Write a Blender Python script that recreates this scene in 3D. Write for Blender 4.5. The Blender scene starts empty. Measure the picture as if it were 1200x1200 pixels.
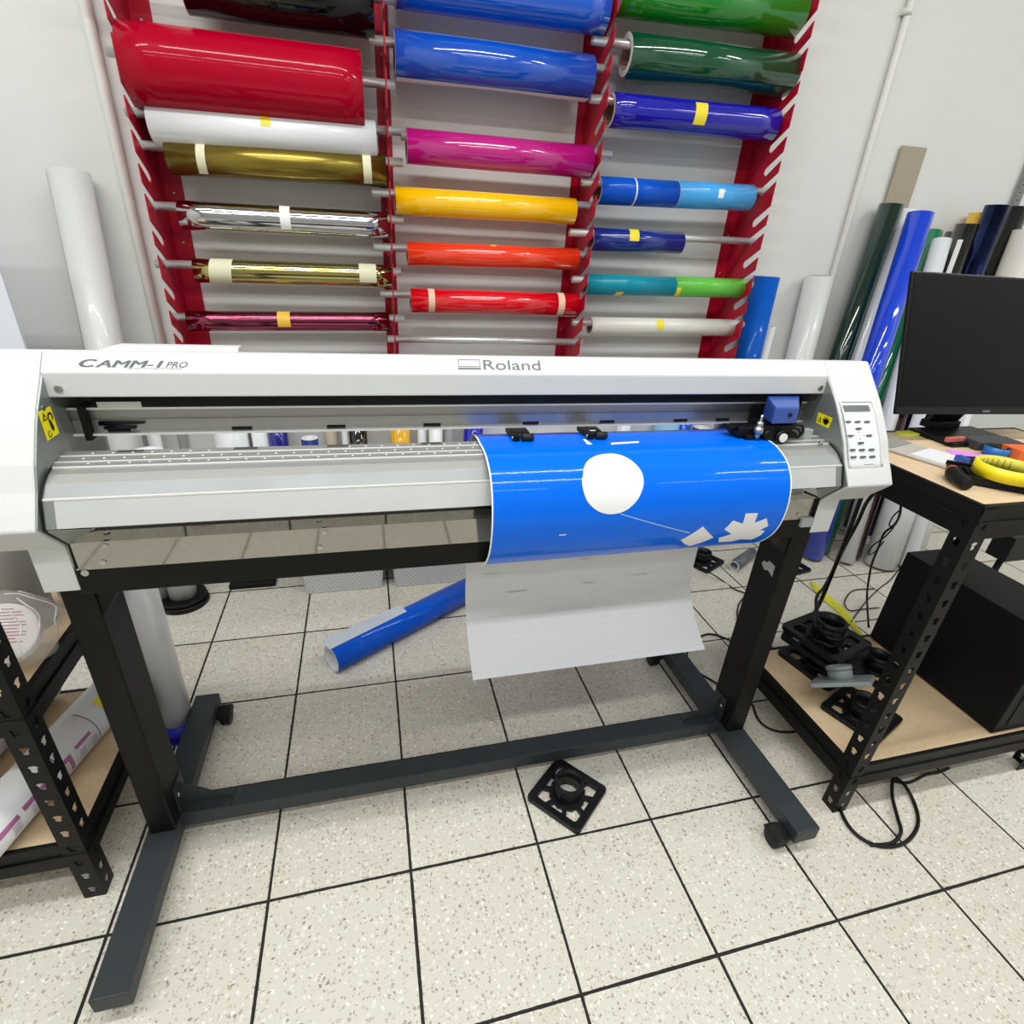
import bpy, bmesh, math, random
from mathutils import Vector, Matrix, Euler
random.seed(7)
D = {
 'rolls': [('black', [0.1588, 1.305, 1.8462], [0.6416, 1.305, 1.8535], 0.068), ('crimson', [-0.0085, 1.305, 1.6512], [0.6017, 1.305, 1.6578], 0.098), ('white', [0.0177, 1.305, 1.522], [0.6354, 1.305, 1.5422], 0.05), ('gold', [0.0459, 1.305, 1.447], [0.6603, 1.305, 1.4634], 0.045), ('silver', [0.0489, 1.305, 1.2991], [0.6591, 1.305, 1.3077], 0.041), ('lightgold', [0.0608, 1.305, 1.1459], [0.667, 1.305, 1.1556], 0.036), ('pinkchrome', [0.0132, 1.305, 0.9933], [0.6525, 1.305, 1.0079], 0.032), ('bluebig', [0.7034, 1.305, 1.9238], [1.3359, 1.305, 1.9389], 0.064), ('blue', [0.6974, 1.305, 1.759], [1.3104, 1.305, 1.7702], 0.058), ('magenta', [0.726, 1.305, 1.5348], [1.3403, 1.305, 1.5436], 0.048), ('yellow', [0.6865, 1.305, 1.383], [1.2994, 1.305, 1.3932], 0.041), ('orange', [0.7206, 1.305, 1.2297], [1.3302, 1.305, 1.2425], 0.037), ('red', [0.7285, 1.305, 1.0813], [1.3487, 1.305, 1.0882], 0.04), ('green', [1.3703, 1.305, 1.9911], [2.0139, 1.305, 2.015], 0.062), ('darkgreen', [1.4235, 1.305, 1.8415], [2.0426, 1.305, 1.8625], 0.056), ('royal', [1.3899, 1.305, 1.6934], [2.015, 1.305, 1.7114], 0.05), ('bluehalf', [1.3795, 1.305, 1.4638], [1.6761, 1.305, 1.4728], 0.043), ('skyhalf', [1.6795, 1.305, 1.4731], [1.9867, 1.305, 1.4847], 0.043), ('navyhalf', [1.3742, 1.305, 1.3119], [1.7343, 1.305, 1.3186], 0.038), ('tealhalf', [1.3705, 1.305, 1.1607], [1.7345, 1.305, 1.1667], 0.036), ('limehalf', [1.7345, 1.305, 1.1667], [2.0545, 1.305, 1.1734], 0.036), ('whiteright', [1.4105, 1.305, 1.0127], [2.0533, 1.305, 1.0222], 0.033)],
 'rods': [('black', [-0.0923, 1.305, 1.8679], [0.701, 1.305, 1.8799]), ('crimson', [-0.057, 1.305, 1.6762], [0.6963, 1.305, 1.6843]), ('white', [-0.0419, 1.305, 1.5456], [0.7105, 1.305, 1.5702]), ('gold', [-0.0266, 1.305, 1.4696], [0.7134, 1.305, 1.4893]), ('silver', [-0.0359, 1.305, 1.3184], [0.7116, 1.305, 1.3289]), ('lightgold', [-0.0471, 1.305, 1.1597], [0.6985, 1.305, 1.1716]), ('pinkchrome', [-0.0341, 1.305, 1.0037], [0.7059, 1.305, 1.0206]), ('bluebig', [0.6522, 1.305, 1.9481], [1.364, 1.305, 1.9651]), ('blue', [0.6269, 1.305, 1.7832], [1.3545, 1.305, 1.7965]), ('magenta', [0.7103, 1.305, 1.5601], [1.4156, 1.305, 1.5702]), ('yellow', [0.6142, 1.305, 1.4023], [1.3634, 1.305, 1.4148]), ('orange', [0.6112, 1.305, 1.2439], [1.3634, 1.305, 1.2597]), ('red', [0.6265, 1.305, 1.0997], [1.3797, 1.305, 1.108]), ('green', [1.3008, 1.305, 2.014], [2.0506, 1.305, 2.0419]), ('darkgreen', [1.3074, 1.305, 1.8631], [2.0705, 1.305, 1.8889]), ('royal', [1.3177, 1.305, 1.7168], [2.0613, 1.305, 1.7382]), ('bluehalf', [1.3197, 1.305, 1.4842], [2.0605, 1.305, 1.5097]), ('navyhalf', [1.2928, 1.305, 1.3279], [2.0494, 1.305, 1.342]), ('tealhalf', [1.3199, 1.305, 1.1753], [2.0863, 1.305, 1.1895]), ('whiteright', [1.3404, 1.305, 1.0242], [2.0899, 1.305, 1.0352]), ('bare', [0.6442, 1.305, 0.9495], [1.3864, 1.305, 0.9515])],
 'sheet': [[0.15, 0.402], [0.1551, 0.4053], [0.1622, 0.4098], [0.1706, 0.4151], [0.1795, 0.421], [0.1882, 0.4271], [0.196, 0.433], [0.203, 0.4389], [0.2099, 0.4451], [0.2166, 0.4514], [0.2231, 0.4579], [0.2292, 0.4645], [0.235, 0.471], [0.2405, 0.4774], [0.2459, 0.4836], [0.2509, 0.4899], [0.2555, 0.4965], [0.2596, 0.5034], [0.263, 0.511], [0.2657, 0.5192], [0.2677, 0.5278], [0.2692, 0.5369], [0.2704, 0.5463], [0.2712, 0.556], [0.272, 0.566], [0.2725, 0.5758], [0.2727, 0.5853], [0.2726, 0.5951], [0.2723, 0.6057], [0.2721, 0.6179], [0.272, 0.632], [0.272, 0.6489], [0.2721, 0.6681], [0.2721, 0.6889], [0.2721, 0.7101], [0.2721, 0.7308], [0.272, 0.75], [0.2719, 0.7682], [0.2717, 0.7861], [0.2715, 0.8036], [0.2712, 0.8203], [0.2707, 0.8359], [0.27, 0.85], [0.2692, 0.8626], [0.2684, 0.8738], [0.2674, 0.8839], [0.2661, 0.8931], [0.2643, 0.9017], [0.262, 0.91], [0.2591, 0.9179], [0.2557, 0.9253], [0.2519, 0.9321], [0.2476, 0.9382], [0.243, 0.9435], [0.238, 0.948], [0.2325, 0.9514], [0.2264, 0.9538], [0.22, 0.9554], [0.2133, 0.9564], [0.2066, 0.9572], [0.2, 0.958], [0.1934, 0.9586], [0.1866, 0.9588], [0.1798, 0.9587], [0.173, 0.9584], [0.1664, 0.9582], [0.16, 0.958], [0.1538, 0.9579], [0.1476, 0.9579], [0.1416, 0.9579], [0.1357, 0.9577], [0.1302, 0.9575], [0.125, 0.957], [0.1203, 0.9564], [0.116, 0.9556], [0.112, 0.9548], [0.1081, 0.9537], [0.1042, 0.9525], [0.1, 0.951], [0.0955, 0.9492], [0.0908, 0.9472], [0.086, 0.945], [0.0813, 0.9426], [0.0769, 0.9401], [0.073, 0.9375], [0.0695, 0.9348], [0.0664, 0.9321], [0.0635, 0.9292], [0.0609, 0.9262], [0.0584, 0.9231], [0.056, 0.92], [0.0538, 0.9169], [0.0517, 0.9138], [0.0499, 0.9107], [0.0481, 0.9074], [0.0465, 0.9038], [0.045, 0.9], [0.0435, 0.8958], [0.0421, 0.8913], [0.0409, 0.8866], [0.0397, 0.8818], [0.0388, 0.8769], [0.038, 0.872], [0.0374, 0.8671], [0.037, 0.8622], [0.0367, 0.8572], [0.0366, 0.8522], [0.0367, 0.8471], [0.037, 0.842], [0.0375, 0.8367], [0.0382, 0.8314], [0.0391, 0.8259], [0.0401, 0.8205], [0.0415, 0.8152], [0.043, 0.81], [0.0447, 0.805], [0.0467, 0.8001], [0.0488, 0.7953], [0.0512, 0.7906], [0.0539, 0.7858], [0.057, 0.781], [0.0605, 0.776], [0.0645, 0.7709], [0.0688, 0.7658], [0.0732, 0.7609], [0.0776, 0.7562], [0.082, 0.752], [0.0866, 0.7482], [0.0916, 0.7445], [0.0966, 0.7412], [0.1012, 0.7383], [0.1052, 0.7358], [0.108, 0.734]],
 'circ': [[0.9238, 0.7875], [0.9227, 0.7908], [0.9217, 0.7942], [0.9207, 0.7977], [0.9202, 0.8013], [0.9201, 0.8053], [0.9204, 0.8096], [0.9211, 0.8138], [0.922, 0.8179], [0.9231, 0.8219], [0.9246, 0.8259], [0.9263, 0.8297], [0.9282, 0.8333], [0.9304, 0.8364], [0.9327, 0.8392], [0.9353, 0.8419], [0.9383, 0.8445], [0.9417, 0.8473], [0.9455, 0.8501], [0.9495, 0.8527], [0.9536, 0.8549], [0.9576, 0.8566], [0.9618, 0.8579], [0.9661, 0.8589], [0.9704, 0.8597], [0.9749, 0.8601], [0.9794, 0.8603], [0.984, 0.8601], [0.9885, 0.8595], [0.993, 0.8585], [0.9975, 0.8572], [1.0019, 0.8554], [1.0061, 0.8532], [1.0103, 0.8503], [1.0144, 0.847], [1.0183, 0.8434], [1.0218, 0.8397], [1.0247, 0.8361], [1.0272, 0.8324], [1.0294, 0.8286], [1.0313, 0.8247], [1.0331, 0.8206], [1.0347, 0.8164], [1.0361, 0.8122], [1.0372, 0.8081], [1.0378, 0.804], [1.0381, 0.8], [1.0381, 0.7961], [1.0378, 0.7924], [1.0373, 0.7889], [1.0365, 0.7855], [1.0355, 0.7822], [1.0341, 0.7788], [1.0324, 0.775], [1.0303, 0.7709], [1.028, 0.7669], [1.0256, 0.7629], [1.023, 0.7592], [1.0201, 0.7556], [1.0169, 0.7523], [1.0135, 0.7493], [1.0095, 0.7467], [1.0051, 0.7445], [1.0006, 0.7427], [0.996, 0.7414], [0.9915, 0.7408], [0.9869, 0.7407], [0.9822, 0.7411], [0.9774, 0.7418], [0.9724, 0.7425], [0.9674, 0.7434], [0.9624, 0.7448], [0.9574, 0.7467], [0.9525, 0.7492], [0.9475, 0.7522], [0.9429, 0.7555], [0.9389, 0.7589], [0.9355, 0.7626], [0.9326, 0.7665], [0.9303, 0.7704], [0.9282, 0.7741], [0.9267, 0.7776], [0.9256, 0.7809], [0.9247, 0.7842], [0.9238, 0.7875]],
 'blob': [[1.1385, 0.9358], [1.1717, 0.8998], [1.211, 0.9357], [1.1768, 0.9711], [1.1563, 0.9547]],
 'star': [[1.2243, 0.939], [1.2475, 0.9282], [1.2233, 0.9119], [1.2346, 0.8903], [1.2595, 0.9005], [1.2574, 0.8764], [1.2854, 0.8773], [1.2865, 0.9005], [1.3098, 0.8907], [1.3231, 0.9113], [1.3092, 0.9225], [1.3226, 0.9252], [1.3228, 0.9419], [1.3131, 0.9608], [1.284, 0.9533], [1.2697, 0.9622], [1.2369, 0.9606]],
 'marks': [[[0.9602, 0.6749], [0.9653, 0.6753], [0.9689, 0.7041], [0.9581, 0.7033]], [[1.0085, 0.6983], [1.0676, 0.6936], [1.0659, 0.7026], [1.0045, 0.7076]], [[0.8814, 0.8953], [0.8927, 0.8959], [0.8936, 0.8932], [0.8946, 0.8937], [0.894, 0.8979], [0.8818, 0.8976]]],
 'cutline': [[0.9936, 0.8598], [1.1482, 0.9131], [1.1492, 0.9158], [0.9938, 0.8616]],
 'panelpath': [[0.1645, 1.0415], [0.1505, 1.03], [0.1325, 1.011], [0.1015, 0.966], [0.0835, 0.931], [0.074, 0.91], [0.065, 0.894]],
 'pcorn': [[1.5136, 0.0164], [1.5898, 0.0171], [1.5942, 0.1639], [1.5075, 0.1627]],
 'lcd': [[1.5117, 0.0239], [1.5823, 0.0246], [1.5783, 0.0388], [1.5102, 0.0384]],
 'btn': [[1.5175, 0.06], [1.5417, 0.0605], [1.5655, 0.0609], [1.5414, 0.0751], [1.5173, 0.0897], [1.5649, 0.0902], [1.5417, 0.1048], [1.5196, 0.1188], [1.5436, 0.1192], [1.5677, 0.1195], [1.5211, 0.1334], [1.5451, 0.1338], [1.5689, 0.1339]],
 'pmark': [[1.5481, 0.1523], [1.5738, 0.1528]],
 'parrow': [[1.5412, 0.0824], [1.5287, 0.0893], [1.5529, 0.0897], [1.541, 0.0967]],
 'txt': {'c0': [0.1517, 0.0087], 'c1': [0.2649, 0.0097], 'ct': [0.1652, 0.0217], 'p0': [0.2673, 0.0095], 'p1': [0.298, 0.0088], 'sub0': [0.2154, 0.0064], 'sub1': [0.291, 0.0066], 'rb0': [0.721, 0.0097], 'rb1': [0.7618, 0.0083], 'rbt': [0.7258, 0.0292], 'rbm': [0.7246, 0.0155], 'ru0': [0.7226, 0.0102], 'r0': [0.768, 0.0092], 'r1': [0.8735, 0.0074], 'rt': [0.7748, 0.0294], 'lt': [0.8216, 0.0275]},
 'cables': {'coil': [[1.8413, 0.0055, 0.006], [1.7544, -0.0313, 0.006], [1.7089, -0.0803, 0.006], [1.6935, -0.1338, 0.006], [1.7127, -0.1736, 0.006], [1.7594, -0.1921, 0.006], [1.8185, -0.187, 0.006], [1.8822, -0.1569, 0.006], [1.9238, -0.1096, 0.006], [1.9368, -0.0604, 0.006], [1.9241, -0.0389, 0.006], [1.8733, -0.0815, 0.006], [1.8336, -0.135, 0.006], [1.8061, -0.171, 0.006], [1.767, -0.185, 0.006], [1.7091, -0.1772, 0.006]], 'under': [[1.9241, -0.0389, 0.006], [1.966, -0.0529, 0.006], [2.0385, -0.0426, 0.006], [2.0843, -0.0434, 0.006], [2.1286, -0.038, 0.006]], 'loop': [[1.9601, 0.5214, 0.006], [1.8669, 0.519, 0.006], [1.8111, 0.5962, 0.006], [1.7598, 0.6301, 0.006], [1.6766, 0.6002, 0.006], [1.6146, 0.5364, 0.006], [1.6009, 0.4731, 0.006], [1.6347, 0.4049, 0.006], [1.6747, 0.3425, 0.006], [1.7036, 0.2922, 0.006], [1.6883, 0.2451, 0.006], [1.6851, 0.2114, 0.006], [1.7049, 0.181, 0.006], [1.7482, 0.1661, 0.006], [1.7847, 0.1655, 0.006]], 'legcord': [[2.2474, 1.3831, 0.006], [2.1353, 1.1986, 0.006], [2.0538, 1.0561, 0.006], [2.0314, 0.9538, 0.006], [2.0452, 0.8853, 0.006], [2.0706, 0.8429, 0.006], [1.9985, 0.7813, 0.006], [1.9414, 0.7103, 0.006], [1.9019, 0.6311, 0.006]], 'floorA': [[2.693, 0.7818, 0.006], [2.5815, 0.7864, 0.006], [2.4745, 0.7212, 0.006], [2.4443, 0.666, 0.006], [2.5054, 0.6618, 0.006], [2.5913, 0.6594, 0.006]], 'floorB': [[2.2633, 0.5173, 0.006], [2.4156, 0.6135, 0.006], [2.5706, 0.7054, 0.006], [2.7132, 0.7786, 0.006], [2.8489, 0.8398, 0.006], [3.0842, 0.978, 0.006]], 'strip': [[2.4385, 0.8762, 0.006], [2.4255, 0.8246, 0.006], [2.4127, 0.7498, 0.006], [2.4071, 0.6723, 0.006], [2.3793, 0.5756, 0.006], [2.3459, 0.4828, 0.006]]},
 'hang': {'a': [[1.8411, 0.3, 0.7838], [1.8765, 0.33, 0.7311], [1.9144, 0.36, 0.6477], [1.9643, 0.4, 0.5365], [2.0109, 0.44, 0.415], [2.0331, 0.46, 0.2985], [2.0032, 0.44, 0.2387], [1.887, 0.359, 0.2]], 'b': [[1.8974, 0.31, 0.782], [1.9333, 0.34, 0.7315], [1.9644, 0.38, 0.6626], [2.0088, 0.42, 0.5763], [2.0432, 0.46, 0.465], [2.083, 0.5, 0.3539], [2.0949, 0.52, 0.258], [1.9596, 0.4201, 0.3], [1.8757, 0.3201, 0.3]], 'c': [[2.0434, 0.34, 0.6772], [2.0832, 0.36, 0.6256], [2.1329, 0.4, 0.5692], [2.1327, 0.42, 0.5278], [2.1602, 0.44, 0.4668], [2.1881, 0.46, 0.3861], [2.2316, 0.48, 0.2992], [2.2941, 0.5072, 0.2], [2.1526, 0.3575, 0.2]], 'c2': [[2.0748, 0.36, 0.6432], [2.073, 0.37, 0.6154], [2.087, 0.38, 0.58], [2.1248, 0.39, 0.578], [2.122, 0.39, 0.6049], [2.1339, 0.4, 0.56], [2.14, 0.42, 0.5117], [2.1184, 0.43, 0.4761], [2.1187, 0.43, 0.4439], [2.1548, 0.44, 0.4478], [2.1728, 0.44, 0.4851]]},
 'rstand': [('dkgreen', [2.6, 1.29, 0], [2.6994, 1.362, 1.5146], 0.046), ('whitelogo', [2.7, 1.29, 0], [2.7898, 1.362, 1.5023], 0.04), ('blue', [2.603, 1.065, 0], [2.7511, 1.26, 1.4848], 0.047), ('green', [2.696, 1.105, 0], [2.977, 1.375, 1.4345], 0.034), ('white', [2.738, 1.0, 0], [2.9532, 1.3, 1.4011], 0.036), ('maroon', [2.812, 1.03, 0], [2.94, 1.17, 0.66], 0.03), ('whitebig', [2.897, 0.955, 0], [2.935, 1.03, 0.76], 0.068), ('whiteflap', [3.03, 0.935, 0], [3.07, 1.03, 0.74], 0.055)],
 'rdark': [('charcoal', [3.1005, 1.372, 1.4388], 0.04), ('black', [3.0401, 1.285, 1.464], 0.042), ('yellow', [3.1924, 1.372, 1.5172], 0.042), ('navy', [3.1597, 1.285, 1.5411], 0.044), ('blackwide', [3.3493, 1.36, 1.5505], 0.058), ('whitewide', [3.3461, 1.25, 1.4605], 0.058)],
 'tan': [2.7751, 1.4, 1.726],
 'tanw': [[2.7167, 1.4, 1.7208], [2.8426, 1.4, 1.7321], [2.7594, 1.4, 1.5201]],
 'ruler': [[3.4056, 1.4, 1.5656], [3.3873, 1.4, 1.7868]],
}
CAM_LOC=[0.569, -0.7545, 1.2901]
CAM_ROT=[1.10751714, -0.0596498435, -0.244718806]
CAM_F=637.033

S = bpy.context.scene
C = S.collection
PI = math.pi

# ---------------------------------------------------------------- materials
def lin(h):
    h = h.lstrip('#')
    v = [int(h[i:i+2], 16)/255 for i in (0, 2, 4)]
    return tuple(((c/12.92) if c <= .04045 else ((c+.055)/1.055)**2.4) for c in v) + (1.,)

MATS = {}
def mat(name, col, rough=.5, metal=0., coat=0., noise=0., nscale=8., alpha=1., bump=0., bscale=60., spec=.5, trans=0., stretch=None):
    if name in MATS:
        return MATS[name]
    m = bpy.data.materials.new(name)
    m.use_nodes = True
    nt = m.node_tree
    b = nt.nodes['Principled BSDF']
    c = lin(col) if isinstance(col, str) else tuple(col) + (1.,)
    b.inputs['Base Color'].default_value = c
    b.inputs['Roughness'].default_value = rough
    b.inputs['Metallic'].default_value = metal
    b.inputs['Specular IOR Level'].default_value = spec
    b.inputs['Coat Weight'].default_value = coat
    b.inputs['Coat Roughness'].default_value = .04
    b.inputs['Alpha'].default_value = alpha
    b.inputs['Transmission Weight'].default_value = trans
    if noise or bump:
        tc = nt.nodes.new('ShaderNodeTexCoord')
        src = tc.outputs['Object']
        if stretch:
            mp = nt.nodes.new('ShaderNodeMapping'); mp.inputs['Scale'].default_value = stretch
            nt.links.new(src, mp.inputs['Vector']); src = mp.outputs['Vector']
    if noise:
        n = nt.nodes.new('ShaderNodeTexNoise'); n.inputs['Scale'].default_value = nscale; n.inputs['Detail'].default_value = 5
        nt.links.new(src, n.inputs['Vector'])
        mx = nt.nodes.new('ShaderNodeMix'); mx.data_type = 'RGBA'
        mx.inputs['A'].default_value = tuple(min(1, k*(1+noise)) for k in c[:3]) + (1,)
        mx.inputs['B'].default_value = tuple(k*(1-noise) for k in c[:3]) + (1,)
        nt.links.new(n.outputs['Fac'], mx.inputs['Factor'])
        nt.links.new(mx.outputs['Result'], b.inputs['Base Color'])
        mr = nt.nodes.new('ShaderNodeMapRange')
        mr.inputs['To Min'].default_value = max(.02, rough*(1-.5*noise)); mr.inputs['To Max'].default_value = min(1, rough*(1+.5*noise))
        nt.links.new(n.outputs['Fac'], mr.inputs['Value']); nt.links.new(mr.outputs['Result'], b.inputs['Roughness'])
    if bump:
        n2 = nt.nodes.new('ShaderNodeTexNoise'); n2.inputs['Scale'].default_value = bscale; n2.inputs['Detail'].default_value = 3
        nt.links.new(src, n2.inputs['Vector'])
        bp = nt.nodes.new('ShaderNodeBump'); bp.inputs['Strength'].default_value = bump; bp.inputs['Distance'].default_value = .002
        nt.links.new(n2.outputs['Fac'], bp.inputs['Height']); nt.links.new(bp.outputs['Normal'], b.inputs['Normal'])
    MATS[name] = m
    return m

WHITE = mat('white_plastic', '#CDCFCF', .45, spec=.4, bump=.05, bscale=400)
SIDE = mat('zinc_plate', '#8F9692', .38, .55, noise=.12, nscale=12)
STEEL = mat('brushed_aluminium', '#DADCDC', .4, .6, noise=.12, nscale=9)
STEELB = mat('satin_aluminium', '#B9B8B4', .30, .9, noise=.10, nscale=20, stretch=(.15, 1, 1))
PLATEN = mat('platen_metal', '#A9A9A6', .36, .6, noise=.08, nscale=20)
MIRROR = mat('polished_steel', '#A3A19C', .045, 1., noise=.08, nscale=7)
RAILM = mat('rail_metal', '#A6A6A3', .28, .75, noise=.10, nscale=10, stretch=(.2, 1, 1))
BRIGHT = mat('bright_metal', '#EEEEEC', .3, .2)
BLACKP = mat('black_powder_coat', '#070808', .48, spec=.22, noise=.2, nscale=14, bump=.08, bscale=700)
CHAR = mat('charcoal_powder_coat', '#293033', .48, spec=.4, noise=.18, nscale=10, bump=.08, bscale=700)
BLK = mat('black_plastic', '#08090A', .4, spec=.28)
BLKM = mat('matte_black', '#070709', .6, spec=.3)
DARKIN = mat('dark_interior', '#2B2D2C', .7)
GREYP = mat('grey_plastic', '#7C8685', .5)
SCREW = mat('screw_steel', '#B8B8B4', .3, 1.)
YEL = mat('label_yellow', '#EFE11A', .45)
INK = mat('ink_black', '#101010', .6)
LOGO = mat('logo_grey', '#4A5459', .5)
LOGO2 = mat('logo_mid_grey', '#5F696D', .55)
CABBLUE = mat('carriage_blue', '#3453A4', .35, coat=.3)
CARD = mat('cardboard_core', '#8A7A66', .8)
COREW = mat('white_core', '#D8D6D0', .7)
ALU = mat('tube_aluminium', '#CFD0CF', .3, .6, noise=.1, nscale=20)
RED = mat('rack_red', '#A80C2A', .4, spec=.3, coat=.08, noise=.06, nscale=6)
TAPEY = mat('yellow_tape', '#E9D530', .5)
TAPEC = mat('cream_tape', '#DAD6B8', .65)
TAPEO = mat('amber_tape', '#E3B63A', .5)
TAPEP = mat('skin_tape', '#E3BDA4', .65)
TAPEW = mat('white_tape', '#E8E8E6', .6)
LINER = mat('liner_white', '#DCDDE0', .5)
FILMW = mat('film_white', '#E2E5E8', .22, coat=.3)
WOOD = mat('particle_board', '#CDB592', .6, noise=.14, nscale=60, bump=.1, bscale=200)
CABLE = mat('cable_black', '#0A0A0B', .5, spec=.3)
def film(name, col, rough=.2, coat=.6, **k):
    m = mat('film_'+name, col, max(rough, .3), 0., min(1., coat*1.5), spec=.05, **k)
    if coat >= .5: m.node_tree.nodes['Principled BSDF'].inputs['Coat IOR'].default_value = 1.75; m.node_tree.nodes['Principled BSDF'].inputs['Coat Roughness'].default_value = .07
    return m
def foil(name, col, rough=.12):
    return mat('foil_'+name, col, rough, 1., 0., noise=.3, nscale=20, bump=.5, bscale=26, stretch=(.06, 1, 1))

# ---------------------------------------------------------------- mesh helpers
class MB:
    def __init__(s):
        s.v = []; s.f = []; s.mi = []; s.sm = []
    def add(s, vs, fs, mi=0, smooth=False):
        o = len(s.v); s.v += [tuple(v) for v in vs]
        for f in fs:
            s.f.append([i+o for i in f]); s.mi.append(mi); s.sm.append(smooth)
        return s
    def box(s, a, b, mi=0, M=None):
        vs = [Vector((x, y, z)) for x in (a[0], b[0]) for y in (a[1], b[1]) for z in (a[2], b[2])]
        if M: vs = [M @ v for v in vs]
        return s.add(vs, [(0, 1, 3, 2), (4, 6, 7, 5), (0, 4, 5, 1), (2, 3, 7, 6), (0, 2, 6, 4), (1, 5, 7, 3)], mi)
    def prism(s, prof, x0, x1, mi=0, axis='x'):
        # profile of (y,z) points swept along x (or (x,z) along y, (x,y) along z)
        def P(p, t):
            return (t, p[0], p[1]) if axis == 'x' else ((p[0], t, p[1]) if axis == 'y' else (p[0], p[1], t))
        n = len(prof)
        vs = [P(p, x0) for p in prof] + [P(p, x1) for p in prof]
        fs = [(i, (i+1) % n, n+(i+1) % n, n+i) for i in range(n)] + [tuple(range(n)), tuple(range(2*n-1, n-1, -1))]
        return s.add(vs, fs, mi)
    def strip(s, prof, x0, x1, mi=0, smooth=False, closed=False):
        n = len(prof)
        vs = [(x0, p[0], p[1]) for p in prof] + [(x1, p[0], p[1]) for p in prof]
        return s.add(vs, [(i, i+1, n+i+1, n+i) for i in range(n-1)], mi, smooth)
    def rings(s, rings, closed_u=True, cap0=True, cap1=True, mi=0, smooth=True):
        n = len(rings[0]); o = len(s.v)
        for r in rings: s.v += [tuple(p) for p in r]
        for k in range(len(rings)-1):
            for i in range(n if closed_u else n-1):
                j = (i+1) % n
                s.f.append([o+k*n+i, o+k*n+j, o+(k+1)*n+j, o+(k+1)*n+i]); s.mi.append(mi); s.sm.append(smooth)
        if cap0: s.f.append([o+i for i in range(n)][::-1]); s.mi.append(mi); s.sm.append(False)
        if cap1: s.f.append([o+(len(rings)-1)*n+i for i in range(n)]); s.mi.append(mi); s.sm.append(False)
        return s
    def cyl(s, p, q, r, r2=None, n=24, mi=0, caps=True, smooth=True):
        a, b, d = frame(p, q); r2 = r if r2 is None else r2
        R = [[Vector(c)+rr*(math.cos(t)*a+math.sin(t)*b) for t in [2*PI*i/n for i in range(n)]] for c, rr in ((p, r), (q, r2))]
        return s.rings(R, cap0=caps, cap1=caps, mi=mi, smooth=smooth)
    def tube(s, p, q, ro, ri, n=40, mi=0, mi_end=None):
        a, b, d = frame(p, q); mi_end = mi if mi_end is None else mi_end
        def ring(c, r): return [Vector(c)+r*(math.cos(t)*a+math.sin(t)*b) for t in [2*PI*i/n for i in range(n)]]
        s.rings([ring(p, ro), ring(q, ro)], cap0=False, cap1=False, mi=mi)
        s.rings([ring(q, ri), ring(p, ri)], cap0=False, cap1=False, mi=mi_end)
        s.rings([ring(q, ro), ring(q, ri)], cap0=False, cap1=False, mi=mi_end, smooth=False)
        s.rings([ring(p, ri), ring(p, ro)], cap0=False, cap1=False, mi=mi_end, smooth=False)
        return s
    def path(s, pts, r, n=10, mi=0, sub=6):
        P = catmull([Vector(p) for p in pts], sub) if sub > 1 else [Vector(p) for p in pts]
        R = []; up = None
        for i, p in enumerate(P):
            d = (P[min(i+1, len(P)-1)]-P[max(i-1, 0)])
            if d.length < 1e-9: d = Vector((1, 0, 0))
            d.normalize()
            if up is None: up = d.orthogonal().normalized()
            up = (up-d*up.dot(d))
            up = up.normalized() if up.length > 1e-6 else d.orthogonal().normalized()
            w = d.cross(up)
            R.append([p+r*(math.cos(t)*up+math.sin(t)*w) for t in [2*PI*k/n for k in range(n)]])
        return s.rings(R, mi=mi)
    def sphere(s, c, r, sc=(1, 1, 1), n=20, m=12, mi=0):
        R = []
        for i in range(m+1):
            th = PI*max(.02, min(m-.02, i))/m
            R.append([Vector(c)+Vector((r*sc[0]*math.sin(th)*math.cos(t), r*sc[1]*math.sin(th)*math.sin(t), -r*sc[2]*math.cos(th))) for t in [2*PI*k/n for k in range(n)]])
        return s.rings(R, mi=mi)
    def build(s, name, mats, parent=None, bevel=0, seg=2, local=False, label=None, fix=True):
        if not isinstance(mats, (list, tuple)): mats = [mats]
        root = parent
        while root is not None and root.parent is not None: root = root.parent
        off = Vector((0, 0, 0)) if (root is None or local) else Vector(root.location)
        me = bpy.data.meshes.new(name)
        me.from_pydata([tuple(Vector(v)-off) for v in s.v], [], s.f)
        for m in mats: me.materials.append(m)
        for p, mi, sm in zip(me.polygons, s.mi, s.sm):
            p.material_index = mi; p.use_smooth = sm
        me.update()
        if fix:
            bm = bmesh.new(); bm.from_mesh(me)
            bmesh.ops.remove_doubles(bm, verts=bm.verts, dist=1e-6)
            bmesh.ops.recalc_face_normals(bm, faces=bm.faces)
            bm.to_mesh(me); bm.free()
        o = bpy.data.objects.new(name, me); C.objects.link(o)
        if parent is not None: o.parent = parent
        if bevel:
            md = o.modifiers.new('bevel', 'BEVEL'); md.width = bevel; md.segments = seg; md.limit_method = 'ANGLE'; md.angle_limit = math.radians(35)
        if label: o['label'] = label
        return o

def frame(p, q):
    d = (Vector(q)-Vector(p)).normalized()
    ref = Vector((0, 0, 1)) if abs(d.z) < .95 else Vector((0, -1, 0))
    b = (ref-d*ref.dot(d)).normalized()       # towards up (or front for a standing axis)
    a = b.cross(d).normalized()
    return a, b, d

def catmull(P, n):
    o = []
    for i in range(len(P)-1):
        p0, p1, p2, p3 = P[max(i-1, 0)], P[i], P[i+1], P[min(i+2, len(P)-1)]
        for k in range(n):
            t = k/n
            o.append(.5*((2*p1)+(p2-p0)*t+(2*p0-5*p1+4*p2-p3)*t*t+(3*p1-3*p2+p3-p0)*t**3))
    o.append(P[-1])
    return o

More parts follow.
